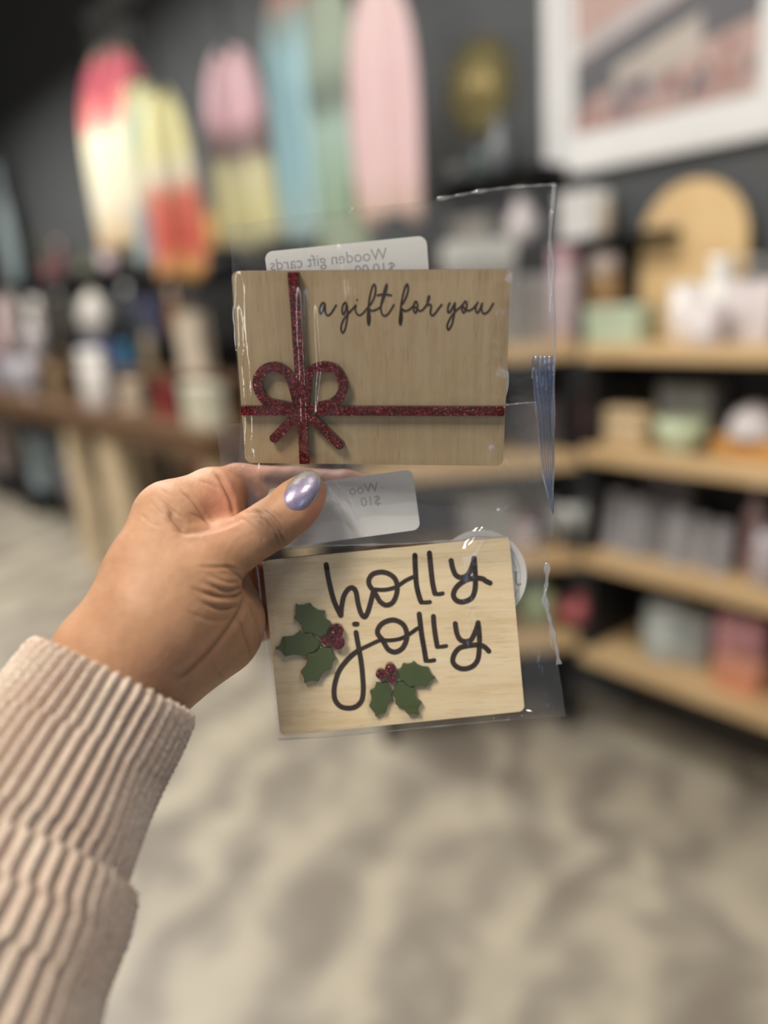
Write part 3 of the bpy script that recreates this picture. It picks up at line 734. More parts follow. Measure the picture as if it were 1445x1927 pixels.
def birch(name, rot, c1, c2, c3):
    m, nt, b = new_mat(name)
    v = coords(nt, (1, 1, 1), 'Object', (0, 0, rot))
    mp = node(nt, 'ShaderNodeMapping'); mp.inputs['Scale'].default_value = (28, 420, 60); nt.links.new(v, mp.inputs[0])
    n1 = node(nt, 'ShaderNodeTexNoise', Scale=1.0, Detail=5.0, Roughness=0.65); nt.links.new(mp.outputs[0], n1.inputs['Vector'])
    mp2 = node(nt, 'ShaderNodeMapping'); mp2.inputs['Scale'].default_value = (14, 70, 20); nt.links.new(v, mp2.inputs[0])
    n2 = node(nt, 'ShaderNodeTexNoise', Scale=1.0, Detail=3.0, Distortion=0.8); nt.links.new(mp2.outputs[0], n2.inputs['Vector'])
    mp3 = node(nt, 'ShaderNodeMapping'); mp3.inputs['Scale'].default_value = (120, 1600, 100); nt.links.new(v, mp3.inputs[0])
    n3 = node(nt, 'ShaderNodeTexNoise', Scale=1.0, Detail=2.0); nt.links.new(mp3.outputs[0], n3.inputs['Vector'])
    a = node(nt, 'ShaderNodeMix', data_type='FLOAT'); a.inputs[0].default_value = 0.5
    nt.links.new(n1.outputs[0], a.inputs[2]); nt.links.new(n2.outputs[0], a.inputs[3])
    c = ramp(nt, a.outputs[0], [(0.36, c1), (0.50, c2), (0.66, c3)])
    d = ramp(nt, n3.outputs[0], [(0.28, (0.70, 0.62, 0.52)), (0.42, (1, 1, 1))])
    mu = node(nt, 'ShaderNodeMix', data_type='RGBA', blend_type='MULTIPLY'); mu.inputs[0].default_value = 0.6
    nt.links.new(c, mu.inputs[6]); nt.links.new(d, mu.inputs[7])
    nt.links.new(mu.outputs[2], b.inputs['Base Color']); b.inputs['Roughness'].default_value = 0.55
    bump(nt, b, n3.outputs[0], 0.25, 0.00015)
    return m
M_birch1 = birch('birch_plywood_shaded', math.radians(90), (0.34, 0.245, 0.135), (0.39, 0.295, 0.172), (0.43, 0.335, 0.205))  # shade of the downward-tilted upper card is put into this darker wood colour
M_birch2 = birch('birch_plywood_pale', math.radians(3), (0.70, 0.53, 0.31), (0.80, 0.65, 0.42), (0.85, 0.72, 0.50))
M_burn = plain('laser_burnt_edge', (0.07, 0.032, 0.014), 0.7, var=0.4, scale=900)
M_scorch = plain('engraved_brown', (0.024, 0.0095, 0.004), 0.85, var=0.35, scale=700)
def glitter(name, base, c2, size, metal=0.6, rough=0.28):
    m, nt, b = new_mat(name)
    vo = node(nt, 'ShaderNodeTexVoronoi', Scale=size); nt.links.new(coords(nt), vo.inputs['Vector'])
    sp = nt.nodes.new('ShaderNodeSeparateColor'); nt.links.new(vo.outputs['Color'], sp.inputs[0])
    c = ramp(nt, sp.outputs[0], [(0.0, [x * .25 for x in base]), (0.45, base), (0.8, c2), (0.97, [min(1, x * 1.5 + .05) for x in c2])])
    nt.links.new(c, b.inputs['Base Color']); b.inputs['Metallic'].default_value = metal; b.inputs['Roughness'].default_value = rough
    geo = nt.nodes.new('ShaderNodeNewGeometry')
    sub = node(nt, 'ShaderNodeVectorMath', operation='SUBTRACT'); nt.links.new(vo.outputs['Color'], sub.inputs[0]); sub.inputs[1].default_value = (.5, .5, .5)
    sc_ = node(nt, 'ShaderNodeVectorMath', operation='SCALE'); nt.links.new(sub.outputs[0], sc_.inputs[0]); sc_.inputs['Scale'].default_value = 0.9
    ad = node(nt, 'ShaderNodeVectorMath', operation='ADD'); nt.links.new(geo.outputs['Normal'], ad.inputs[0]); nt.links.new(sc_.outputs[0], ad.inputs[1])
    no = node(nt, 'ShaderNodeVectorMath', operation='NORMALIZE'); nt.links.new(ad.outputs[0], no.inputs[0]); nt.links.new(no.outputs[0], b.inputs['Normal'])
    b.inputs['Coat Weight'].default_value = 0.5; b.inputs['Coat Roughness'].default_value = 0.05
    return m
M_red = glitter('red_glitter_acrylic', (0.085, 0.006, 0.008), (0.27, 0.015, 0.022), 2100)
M_redside = plain('dark_acrylic_edge', (0.050, 0.022, 0.018), 0.15, var=0.2)
M_green = plain('green_acrylic', (0.062, 0.088, 0.026), 0.22, var=0.08, scale=120)
M_greenside = plain('green_acrylic_edge', (0.010, 0.018, 0.006), 0.25, var=0.1)

def prism_from_loops(name, polys, z0, z1, parent, mats, midx_side=1, jit=0.0):
    vs = []; fs = []; mi = []
    for k, poly in enumerate(polys):
        zt = z1 + jit * (k % 5)
        area_ = sum(poly[i][0] * poly[(i + 1) % len(poly)][1] - poly[(i + 1) % len(poly)][0] * poly[i][1] for i in range(len(poly)))
        if area_ < 0: poly = poly[::-1]
        n = len(poly); b = len(vs)
        vs += [(x, y, z0) for x, y in poly] + [(x, y, zt) for x, y in poly]
        fs.append(tuple(range(b + n, b + 2 * n))); mi.append(0)
        fs.append(tuple(range(b, b + n))[::-1]); mi.append(midx_side)
        for i in range(n):
            j = (i + 1) % n; fs.append((b + i, b + j, b + n + j, b + n + i)); mi.append(midx_side)
    return mesh(name, vs, fs, parent, mats, False, mi)
def stroke_polys(pts, w, caps=True):
    """chunks of a thick line: one quad per segment plus discs at the joints"""
    P_ = [np.array(p) for p in pts]; out = []
    ws = w if isinstance(w, list) else [w] * len(P_)
    for i in range(len(P_) - 1):
        d = P_[i + 1] - P_[i]; L = np.linalg.norm(d)
        if L < 1e-9: continue
        n = np.array((-d[1], d[0])) / L
        out.append([tuple(P_[i] + n * ws[i] / 2), tuple(P_[i + 1] + n * ws[i + 1] / 2), tuple(P_[i + 1] - n * ws[i + 1] / 2), tuple(P_[i] - n * ws[i] / 2)])
    for i, p in enumerate(P_):
        if not caps and i in (0, len(P_) - 1): continue
        out.append([(p[0] + ws[i] / 2 * math.cos(a), p[1] + ws[i] / 2 * math.sin(a)) for a in [2 * math.pi * k / 14 for k in range(14)]])
    return out
def ribbon_outline(pts, w, caps=True):
    P_ = [np.array(p) for p in pts]; Lf = []; Rt = []
    for i, p in enumerate(P_):
        d = P_[min(i + 1, len(P_) - 1)] - P_[max(i - 1, 0)]; d = d / (np.linalg.norm(d) + 1e-12); n = np.array((-d[1], d[0]))
        Lf.append(p + n * w / 2); Rt.append(p - n * w / 2)
    return Lf, Rt
def solid_ribbon(name, pts, w, z0, z1, parent, mats, caps=True):
    """one extruded strip that follows a centre line, round or square ends"""
    P_ = [np.array(p) for p in pts]
    if caps:
        d0 = P_[0] - P_[1]; d0 /= np.linalg.norm(d0); d1 = P_[-1] - P_[-2]; d1 /= np.linalg.norm(d1)
        P2 = []; ws = []
        for a in (90, 70, 50, 30, 12): P2.append(P_[0] + d0 * w / 2 * math.sin(math.radians(a))); ws.append(w * math.cos(math.radians(a)) + w * .02)
        for p in P_: P2.append(p); ws.append(w)
        for a in (12, 30, 50, 70, 90): P2.append(P_[-1] + d1 * w / 2 * math.sin(math.radians(a))); ws.append(w * math.cos(math.radians(a)) + w * .02)
    else: P2 = P_; ws = [w] * len(P_)
    vs = []; fs = []; mi = []
    for i, p in enumerate(P2):
        d = P2[min(i + 1, len(P2) - 1)] - P2[max(i - 1, 0)]; d = d / (np.linalg.norm(d) + 1e-12); n = np.array((-d[1], d[0]))
        for z in (z0, z1):
            for s in (1, -1): q = p + s * n * ws[i] / 2; vs.append((q[0], q[1], z))
    for i in range(len(P2) - 1):
        a = 4 * i; b = 4 * i + 4
        fs += [(a + 2, a + 3, b + 3, b + 2), (a, b, b + 1, a + 1), (a, a + 2, b + 2, b), (a + 1, b + 1, b + 3, a + 3)]; mi += [0, 1, 1, 1]
    e = 4 * (len(P2) - 1); fs += [(0, 1, 3, 2), (e, e + 2, e + 3, e + 1)]; mi += [1, 1]
    o = mesh(name, vs, fs, parent, mats, False, mi)
    bm = bmesh.new(); bm.from_mesh(o.data); bmesh.ops.recalc_face_normals(bm, faces=bm.faces); bm.to_mesh(o.data); bm.free()
    return o
def rrect(w, h, r, n=7):
    out = []
    for cx_, cy_, a0 in ((w / 2 - r, h / 2 - r, 0), (-w / 2 + r, h / 2 - r, 90), (-w / 2 + r, -h / 2 + r, 180), (w / 2 - r, -h / 2 + r, 270)):
        for k in range(n + 1):
            a = math.radians(a0 + 90 * k / n); out.append((cx_ + r * math.cos(a), cy_ + r * math.sin(a)))
    return out
def crop(x0, y0, s): return lambda p: (x0 + p[0] / s, y0 + p[1] / s)
A_ = crop(590, 520, 8.028); B_ = crop(750, 520, 7.605); Cc = crop(600, 1030, 7.225); Dc = crop(760, 1020, 8.028)
Ec = crop(610, 1150, 8.028); Fc = crop(760, 1140, 8.028); Gc = crop(510, 1120, 9.633); Hc = crop(680, 1235, 9.633); Ic = crop(450, 660, 6.283)
def lettering(name, card, strokes, parent, mat, zt=0.00012):
    polys = []
    for f, w, pts in strokes:
        q = [f(p) for p in pts]
        q = cat(q, 6) if len(q) > 2 else q
        uvp = [card.uv(p[0], p[1]) for p in q]
        polys += stroke_polys(uvp, w * card_px(card))
    return prism_from_loops(name, polys, -0.0002, zt, parent, [mat], 0, 0.000004)
def card_px(card): return depth(card.o) / FPX

c1 = tag(empty('wooden_gift_card', mat=C1.M), 'upper birch gift card with a red glitter ribbon and bow, reading a gift for you', 'gift card')
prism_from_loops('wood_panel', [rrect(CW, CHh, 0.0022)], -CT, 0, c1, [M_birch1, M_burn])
LET1 = [
 (A_, 3.3, [(175,430),(150,395),(115,425),(92,500),(105,565),(140,520),(170,430),(172,480),(185,560),(215,590),(255,565),(300,500),(340,435)]),
 (A_, 3.3, [(500,430),(480,395),(445,430),(430,510),(445,575),(480,520),(500,430),(510,500),(515,560),(500,680),(470,810),(435,850),(415,790),(430,700),(480,610),(560,520),(640,435)]),
 (A_, 3.1, [(640,435),(630,490),(650,560),(690,585),(740,560),(810,480)]),
 (A_, 3.0, [(655,352),(659,360)]),
 (A_, 3.3, [(810,480),(880,390),(925,280),(935,160),(910,120),(880,180),(850,300),(830,440),(815,600),(820,700),(835,730),(850,640),(840,500),(880,520),(950,500),(1010,460)]),
 (A_, 3.3, [(1010,460),(1060,330),(1100,200),(1105,120),(1080,170),(1045,300),(1015,460),(1030,560),(1070,595),(1120,570),(1170,500),(1210,430)]),
 (A_, 3.6, [(965,285),(1060,270),(1170,285)]),
 (B_, 3.4, [(50,400),(100,310),(135,200),(125,110),(90,160),(60,270),(35,400),(20,550),(12,650),(28,690),(45,600),(45,470),(90,495),(150,475),(205,430)]),
 (B_, 3.4, [(205,430),(240,360),(265,380),(270,450),(240,520),(215,490),(215,430),(240,440),(290,490),(340,480),(400,410)]),
 (B_, 3.5, [(400,410),(440,300),(425,290),(410,400),(450,400),(465,430),(455,520),(480,560),(520,530),(570,460),(615,405)]),
 (B_, 3.4, [(730,380),(705,440),(705,510),(730,510),(770,450),(805,380),(800,470),(790,560),(760,690),(710,765),(695,700),(730,610),(800,510),(880,440),(920,400)]),
 (B_, 3.4, [(920,400),(955,355),(975,400),(960,480),(925,520),(905,470),(915,420),(950,470),(1000,490),(1060,460),(1105,410)]),
 (B_, 3.3, [(1130,370),(1100,440),(1110,510),(1135,515),(1165,460),(1195,385),(1185,450),(1200,520),(1240,530),(1290,490),(1355,385)])]
lettering('engraved_lettering', C1, LET1, c1, M_scorch)
AC = 0.0020
def uvs(card, f, pts, h, n=6, smooth=True):
    q = [f(p) for p in pts]; q = cat(q, n) if (smooth and len(q) > 2) else q
    return [card.uv(p[0], p[1], h) for p in q]
ID = lambda p: p
k1 = card_px(C1)
solid_ribbon('ribbon_strip', uvs(C1, ID, [(453, 773), (949, 774)], AC), 18 * k1, 0, AC, c1, [M_red, M_redside], False)['label'] = 'horizontal red glitter ribbon strip'
solid_ribbon('ribbon_strip', uvs(C1, ID, [(551, 512), (560, 640), (567, 750), (573, 873)], AC), 19 * k1, 0, AC + .0004, c1, [M_red, M_redside], False)['label'] = 'vertical red glitter ribbon strip'
solid_ribbon('bow_loop', uvs(C1, Ic, [(690,640),(640,430),(590,300),(500,215),(410,190),(300,220),(225,320),(215,420),(260,530),(340,610),(450,640),(560,660),(700,690)], AC), 18 * k1, 0, AC + .0001, c1, [M_red, M_redside])['label'] = 'left loop of the red bow'
solid_ribbon('bow_loop', uvs(C1, Ic, [(780,640),(790,400),(820,280),(900,210),(1020,185),(1150,230),(1215,340),(1230,430),(1190,540),(1100,620),(960,660),(800,690)], AC), 18 * k1, 0, AC + .0001, c1, [M_red, M_redside])['label'] = 'right loop of the red bow'
solid_ribbon('bow_tail', uvs(C1, Ic, [(670,770),(540,905),(415,1035)], AC), 18 * k1, 0, AC + .0002, c1, [M_red, M_redside])
solid_ribbon('bow_tail', uvs(C1, Ic, [(830,770),(1010,945),(1185,1112)], AC), 18 * k1, 0, AC + .0002, c1, [M_red, M_redside])

c2 = tag(empty('wooden_gift_card', mat=C2.M), 'lower birch gift card reading holly jolly, with green holly leaves', 'gift card')
prism_from_loops('wood_panel', [rrect(CW, CHh, 0.0022)], -CT, 0, c2, [M_birch2, M_burn])
LET2 = [
 (Cc, 9.6, [(100,235),(130,420),(185,660),(235,800),(298,925)]),
 (Cc, 9.6, [(300,925),(310,800),(340,660),(400,568),(460,550),(505,610),(530,750),(570,890),(620,945),(660,890),(700,760),(735,620)]),
 (Cc, 9.4, [(735,580),(685,510),(682,430),(740,360),(860,335),(980,375),(1050,460),(1062,600),(1010,740),(920,785),(840,745),(785,660),(745,585)]),
 (Cc, 7.6, [(745,570),(880,578),(1000,555),(1080,520),(1180,450),(1285,400)]),
 (Dc, 9.8, [(165,200),(172,400),(190,650),(235,840),(262,905)]), (Dc, 7.6, [(255,908),(330,912),(392,905)]),
 (Dc, 9.8, [(385,165),(402,350),(430,600),(465,772)]), (Dc, 7.6, [(460,782),(530,786),(585,775)]),
 (Dc, 9.8, [(712,280),(738,400),(785,500),(870,535),(960,495),(1015,400),(1050,300),(1058,245)]),
 (Dc, 9.8, [(1060,245),(1072,400),(1080,600),(1065,750),(1015,850),(900,902),(800,885),(748,815),(768,720),(840,635),(940,575),(1060,545),(1180,552),(1240,590),(1300,618)]),
 (Ec, 9.5, [(458,195),(496,195)]),
 (Ec, 9.6, [(480,322),(500,440),(530,600),(560,780),(582,1000),(590,1200),(565,1350),(480,1440),(370,1465),(250,1440),(170,1350),(148,1230),(165,1080),(225,900),(335,750),(450,640),(540,580)]),
 (Ec, 7.4, [(540,580),(680,512),(800,455),(880,430)]),
 (Ec, 9.6, [(880,430),(812,350),(812,270),(885,180),(1040,132),(1180,190),(1240,300),(1242,430),(1180,560),(1070,618),(970,580),(910,490),(885,435)]),
 (Ec, 7.4, [(890,435),(1000,440),(1150,415),(1280,350),(1410,258)]),
 (Fc, 9.8, [(230,125),(245,250),(270,450),(310,680),(332,822)]), (Fc, 7.6, [(325,830),(400,830),(458,820)]),
 (Fc, 9.6, [(445,160),(455,300),(480,480),(503,612)]), (Fc, 7.4, [(498,620),(570,616),(638,605)]),
 (Fc, 9.6, [(775,268),(795,400),(840,500),(920,538),(1010,515),(1060,430),(1100,330),(1118,262)]),
 (Fc, 9.6, [(1120,255),(1135,400),(1140,550),(1128,750),(1095,850),(1020,922),(900,952),(795,918),(738,840),(760,730),(835,640),(950,605),(1100,590),(1190,605),(1240,640),(1282,685)])]
lettering('engraved_lettering', C2, LET2, c2, M_scorch)
LEAVES = [
 (Gc, [(440,155),(500,180),(600,175),(705,138),(760,210),(860,275),(985,283),(972,370),(1010,440),(1080,475),(1095,560),(1040,620),(1000,740),(860,770),(780,710),(700,690),(570,660),(550,560),(480,470),(408,412),(445,350),(465,260)], .0014, 'upper leaf of the left holly sprig'),
 (Gc, [(62,962),(150,930),(172,860),(195,765),(300,755),(400,740),(470,690),(520,640),(560,690),(640,705),(730,690),(780,760),(860,820),(905,840),(870,900),(850,965),(760,1040),(680,1060),(620,1118),(500,1088),(400,1085),(320,1100),(245,1122),(200,1030),(150,1000)], .0018, 'middle leaf of the left holly sprig'),
 (Gc, [(900,930),(1000,955),(1080,950),(1100,1040),(1178,1130),(1120,1190),(1095,1260),(1112,1338),(1000,1370),(920,1430),(855,1572),(740,1555),(660,1570),(598,1605),(595,1510),(530,1388),(620,1290),(650,1200),(655,1065),(780,1050),(850,1000)], .0022, 'lowest leaf of the left holly sprig'),
 (Hc, [(635,262),(720,220),(760,128),(840,145),(910,130),(960,90),(1020,150),(1100,190),(1228,203),(1250,290),(1300,350),(1358,395),(1240,450),(1190,558),(1080,535),(960,540),(870,568),(800,500),(760,450),(700,440),(680,350)], .0018, 'right leaf of the lower holly sprig'),
 (Hc, [(268,470),(340,490),(400,480),(480,470),(520,530),(545,600),(535,680),(560,760),(510,820),(480,900),(440,1040),(340,1050),(253,1102),(245,1040),(138,910),(180,800),(175,710),(146,630),(240,580)], .0016, 'left leaf of the lower holly sprig'),
 (Hc, [(640,470),(760,460),(820,530),(900,570),(972,568),(970,690),(1010,770),(1102,840),(1040,930),(1035,980),(1062,1068),(940,1050),(838,1062),(790,960),(700,900),(620,880),(605,760),(558,670),(600,590)], .0021, 'middle leaf of the lower holly sprig')]
for f, pts, h, lab in LEAVES:
    poly = [C2.uv(*f(p), h) for p in pts]
    o = prism_from_loops('holly_leaf', [poly], 0, h, c2, [M_green, M_greenside]); o['label'] = lab
    bv = o.modifiers.new('bevel', 'BEVEL'); bv.width = 0.0003; bv.segments = 2; bv.limit_method = 'ANGLE'; bv.material = -1
def berries(f, cs, label, side):
    k = card_px(C2); polys = []
    s = 1 / (f((1, 0))[0] - f((0, 0))[0])
    for cx_, cy_, r in cs:
        c = C2.uv(*f((cx_, cy_)), 0.0042); polys.append([(c[0] + r / s * k * math.cos(a), c[1] + r / s * k * math.sin(a)) for a in [2 * math.pi * i / 28 for i in range(28)]])
    o = prism_from_loops('holly_berries', polys, 0.0001, 0.0027, c2, [M_red, M_redside], 1, 0.00009); o['label'] = label
berries(Gc, [(1180, 665, 130), (1005, 825, 98), (1210, 880, 120)], 'red glitter berries of the left holly sprig', 0)
berries(Hc, [(355, 345, 92), (530, 250, 100), (552, 430, 78)], 'red glitter berries of the lower holly sprig', 0)

# ================================================================== CLEAR BAGS
def film(name='clear_plastic_film', haze=.016, f0=.055, rough=.06, tint=(1, 1, 1)):
    m = bpy.data.materials.new(name); m.use_nodes = True; nt = m.node_tree; nt.nodes.clear()
    out = nt.nodes.new('ShaderNodeOutputMaterial')
    tr = nt.nodes.new('ShaderNodeBsdfTransparent'); tr.inputs[0].default_value = (.985, .985, .985, 1)
    gl = nt.nodes.new('ShaderNodeBsdfGlossy'); gl.inputs['Roughness'].default_value = rough; gl.inputs[0].default_value = (*tint, 1)
    df = nt.nodes.new('ShaderNodeBsdfDiffuse'); df.inputs[0].default_value = (.75, .77, .80, 1)
    tl_ = nt.nodes.new('ShaderNodeBsdfTranslucent'); tl_.inputs[0].default_value = (.75, .77, .80, 1)
    h = nt.nodes.new('ShaderNodeMixShader'); h.inputs[0].default_value = .5
    nt.links.new(df.outputs[0], h.inputs[1]); nt.links.new(tl_.outputs[0], h.inputs[2])
    m1 = nt.nodes.new('ShaderNodeMixShader'); m1.inputs[0].default_value = haze
    nt.links.new(tr.outputs[0], m1.inputs[1]); nt.links.new(h.outputs[0], m1.inputs[2])
    lw = nt.nodes.new('ShaderNodeLayerWeight'); lw.inputs[0].default_value = .5
    pw = node(nt, 'ShaderNodeMath', operation='POWER'); pw.inputs[1].default_value = 4.5; nt.links.new(lw.outputs['Facing'], pw.inputs[0])
    fr = node(nt, 'ShaderNodeMath', operation='MULTIPLY_ADD'); nt.links.new(pw.outputs[0], fr.inputs[0]); fr.inputs[1].default_value = .85; fr.inputs[2].default_value = f0
    n = node(nt, 'ShaderNodeTexNoise', Scale=170.0, Detail=3.0, Distortion=1.2); nt.links.new(coords(nt), n.inputs['Vector'])
    bp = nt.nodes.new('ShaderNodeBump'); bp.inputs['Strength'].default_value = .35; bp.inputs['Distance'].default_value = .0004; nt.links.new(n.outputs[0], bp.inputs['Height'])
    nt.links.new(bp.outputs[0], gl.inputs['Normal'])
    m2 = nt.nodes.new('ShaderNodeMixShader'); nt.links.new(fr.outputs[0], m2.inputs[0]); nt.links.new(m1.outputs[0], m2.inputs[1]); nt.links.new(gl.outputs[0], m2.inputs[2])
    nt.links.new(m2.outputs[0], out.inputs[0]); return m
M_film = film()
def seam_mat():
    m, nt, b = new_mat('heat_sealed_film'); b.inputs['Base Color'].default_value = (.85, .86, .88, 1); b.inputs['Roughness'].default_value = .12
    b.inputs['Alpha'].default_value = .30; b.inputs['Specular IOR Level'].default_value = .8
    return m
M_seam = film('heat_sealed_film', .20, .20, .15); M_fold = film('blue_reflection_film', .03, .26, .05, (.45, .64, 1.0))  # fold film: the blue reflection is put into its gloss tint
def segd(P_, a, b):
    a = np.array(a, float); b = np.array(b, float); ab = b - a
    t = np.clip(((P_ - a) @ ab) / (ab @ ab), 0, 1)
    return np.linalg.norm(P_ - (a + t[..., None] * ab), axis=-1), t
def polyd(P_, poly):
    best = np.full(P_.shape[:-1], 1e9); tt = np.zeros(P_.shape[:-1]); n = len(poly) - 1
    for i in range(n):
        d, t = segd(P_, poly[i], poly[i + 1]); k = d < best; best = np.where(k, d, best); tt = np.where(k, (i + t) / n, tt)
    return best, tt
def resample(poly, n):
    P_ = np.array(cat(poly, 12)) if len(poly) > 2 else np.array(poly, float)
    L = np.concatenate([[0], np.cumsum(np.linalg.norm(np.diff(P_, axis=0), axis=1))]); s = np.linspace(0, L[-1], n)
    return np.stack([np.interp(s, L, P_[:, 0]), np.interp(s, L, P_[:, 1])], 1)
def coons(top, right, bottom, left, N, M):
    """edges as pixel polylines: top left>right, right top>bottom, bottom left>right, left top>bottom"""
    T = resample(top, N); B = resample(bottom, N); L = resample(left, M); R = resample(right, M)
    u = np.linspace(0, 1, N)[None, :, None]; v = np.linspace(0, 1, M)[:, None, None]
    G = (1 - v) * T[None] + v * B[None] + (1 - u) * L[:, None] + u * R[:, None] - ((1 - u) * (1 - v) * T[0] + u * (1 - v) * T[-1] + (1 - u) * v * B[0] + u * v * B[-1])
    return G
def fractal(P_, s, seed):
    out = np.zeros(P_.shape[:-1]); rnd_ = np.random.RandomState(seed)
    for k in range(7):
        a = rnd_.uniform(0, 6.28); f = s * rnd_.uniform(.6, 1.9); ph = rnd_.uniform(0, 6.28); wv = rnd_.uniform(0, 6.28, 2)
        q = P_[..., 0] * math.cos(a) + P_[..., 1] * math.sin(a)
        out += np.sin(q * f + ph + 1.3 * np.sin(P_[..., 0] * f * .4 + wv[0]) + 1.1 * np.sin(P_[..., 1] * f * .37 + wv[1])) / 7
    return out
FW = np.array(FWD); RW = np.array(RGT); DW = np.array(DWN); CPn = np.array(CP)
def unproj(G, Z):
    r = FW + RW * ((G[..., 0:1] - CX) / FPX) + DW * ((G[..., 1:2] - CY) / FPX)
    return CPn + r * Z[..., None]
def plane_z(card, G, h):
    o = np.array(card.o + card.Z * h) - CPn; n = np.array(card.Z)
    r = FW + RW * ((G[..., 0:1] - CX) / FPX) + DW * ((G[..., 1:2] - CY) / FPX)
    return (o @ n) / (r @ n)
def sheet(name, G, Z, parent):
    V = unproj(G, Z); M_, N_ = Z.shape; inv = parent.matrix_world.inverted()
    vs = [inv @ Vector(V[j, i]) for j in range(M_) for i in range(N_)]
    fs = [(j * N_ + i, j * N_ + i + 1, (j + 1) * N_ + i + 1, (j + 1) * N_ + i) for j in range(M_ - 1) for i in range(N_ - 1)]
    return mesh(name, vs, fs, parent, [M_film], True)
def ridges(G, specs):
    out = np.zeros(G.shape[:-1])
    for poly, amp, w in specs:
        d, t = polyd(G, poly); out += amp * np.exp(-(d / w) ** 2) * np.clip(np.sin(np.pi * np.clip(t, .04, .96)) * 1.6, 0, 1)
    return out
def smooth01(x): x = np.clip(x, 0, 1); return x * x * (3 - 2 * x)

# upper bag
b1 = tag(empty('clear_plastic_bag', C1.o), 'clear crinkled plastic bag holding the upper gift card', 'bag')
N1, M1 = 190, 200
G1 = coons([(430, 424), (560, 405), (668, 392), (820, 376), (930, 355), (1046, 347)],
           [(1046, 347), (1040, 400), (1037, 450), (1044, 490), (1040, 540), (1045, 620), (1043, 700), (1040, 780), (1044, 880), (1040, 962), (1043, 1008)],
           [(438, 1030), (520, 1034), (620, 1027), (740, 1024), (860, 1017), (960, 1011), (1043, 1008)],
           [(430, 424), (436, 500), (438, 600), (446, 690), (452, 780), (447, 870), (430, 890), (438, 1030)], N1, M1)
def edgefade(shape, w):
    M_, N_ = shape; u = np.linspace(0, 1, N_)[None]; v = np.linspace(0, 1, M_)[:, None]
    return smooth01(np.minimum(np.minimum(u, 1 - u), np.minimum(v, 1 - v)) / w)
def in_card(card, G, margin_px):
    r = FW + RW * ((G[..., 0:1] - CX) / FPX) + DW * ((G[..., 1:2] - CY) / FPX)
    z = plane_z(card, G, 0.0); Pw = CPn + r * z[..., None] - np.array(card.o)
    x = np.abs(Pw @ np.array(card.X)) - CW / 2; y = np.abs(Pw @ np.array(card.Y)) - CHh / 2
    d = -np.maximum(x, y) * FPX / 0.265                      # distance inside the card outline, px
    return smooth01((d + margin_px) / (margin_px + 40))
low = smooth01((G1[..., 1] - 872) / 130.0)
zc1 = plane_z(C1, G1, 0.0); zm1 = zc1 * (1 - low) + 0.2712 * low
ic1 = in_card(C1, G1, 60); ef1 = edgefade(G1.shape[:2], .04)
fold1 = ridges(G1, [([(566, 500), (572, 640), (578, 760), (580, 870)], .0018, 9), ([(596, 540), (606, 700), (592, 830)], .0014, 7),
                    ([(636, 440), (652, 490), (658, 545), (660, 585)], .0013, 7), ([(665, 600), (700, 650), (760, 690)], .0005, 14), ([(445, 560), (452, 680)], .0006, 6),
                    ([(900, 830), (950, 880), (990, 950)], .0007, 8), ([(482, 850), (481, 880), (488, 925)], .0016, 7), ([(655, 400), (682, 386)], .0010, 6), ([(1010, 670), (1018, 780), (1030, 960)], .0022, 9), ([(1026, 680), (1033, 800), (1038, 950)], .0016, 6),
                    ([(606, 896), (650, 945), (674, 1018)], .0020, 8), ([(625, 925), (662, 975), (690, 1016)], .0014, 6), ([(640, 940), (600, 985), (570, 1015)], .0010, 8), ([(470, 900), (540, 940), (600, 1010)], .0007, 9), ([(690, 570), (720, 620), (700, 700)], .0004, 12), ([(780, 540), (740, 600)], .0003, 12),
                    ([(1041, 360), (1038, 500), (1042, 660)], .0012, 5), ([(560, 420), (700, 400), (880, 372)], .0006, 8)])
nz1 = fractal(G1, .035, 3) * .00035 + fractal(G1, .09, 4) * .00012
ics1 = in_card(C1, G1, 22)
zf1 = zm1 - .0002 - (0.0002 + ics1 * .0025) * ef1 - fold1 - nz1 * ef1
zb1 = zm1 + (0.0003 + ic1 * .0036) * ef1 + .5 * fold1 + (fractal(G1, .04, 9) * .0003) * ef1
thumb_press = np.exp(-(((G1[..., 0] - 570) / 90) ** 2 + ((G1[..., 1] - 960) / 60) ** 2))
zf1 = zf1 + thumb_press * .0004
zb1 = np.maximum(zb1, zf1 + .00012 * (ef1 > 0)); 
sheet('front_film', G1, zf1, b1); sheet('back_film', G1, zb1, b1)
def flap(name, left, right, zf, parent, nw=5, amp=.0008):
    A = resample(left, 80); B = resample(right, 80); n = 46
    u = np.linspace(0, 1, n)[None, :, None]; G = A[:, None] * (1 - u) + B[:, None] * u
    uu = np.linspace(0, 1, n)[None, :]; vv = np.linspace(0, 1, 80)[:, None]
    Z = np.array([[zf(p) for p in row] for row in G]) - .0012 - amp * np.abs(np.sin(math.pi * nw * uu + 1.5 * np.sin(3 * vv + 1) + .6 * np.sin(11 * vv))) ** .7
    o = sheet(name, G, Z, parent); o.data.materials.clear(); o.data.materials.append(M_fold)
    md = o.modifiers.new('thickness', 'SOLIDIFY'); md.thickness = .00006
    return o
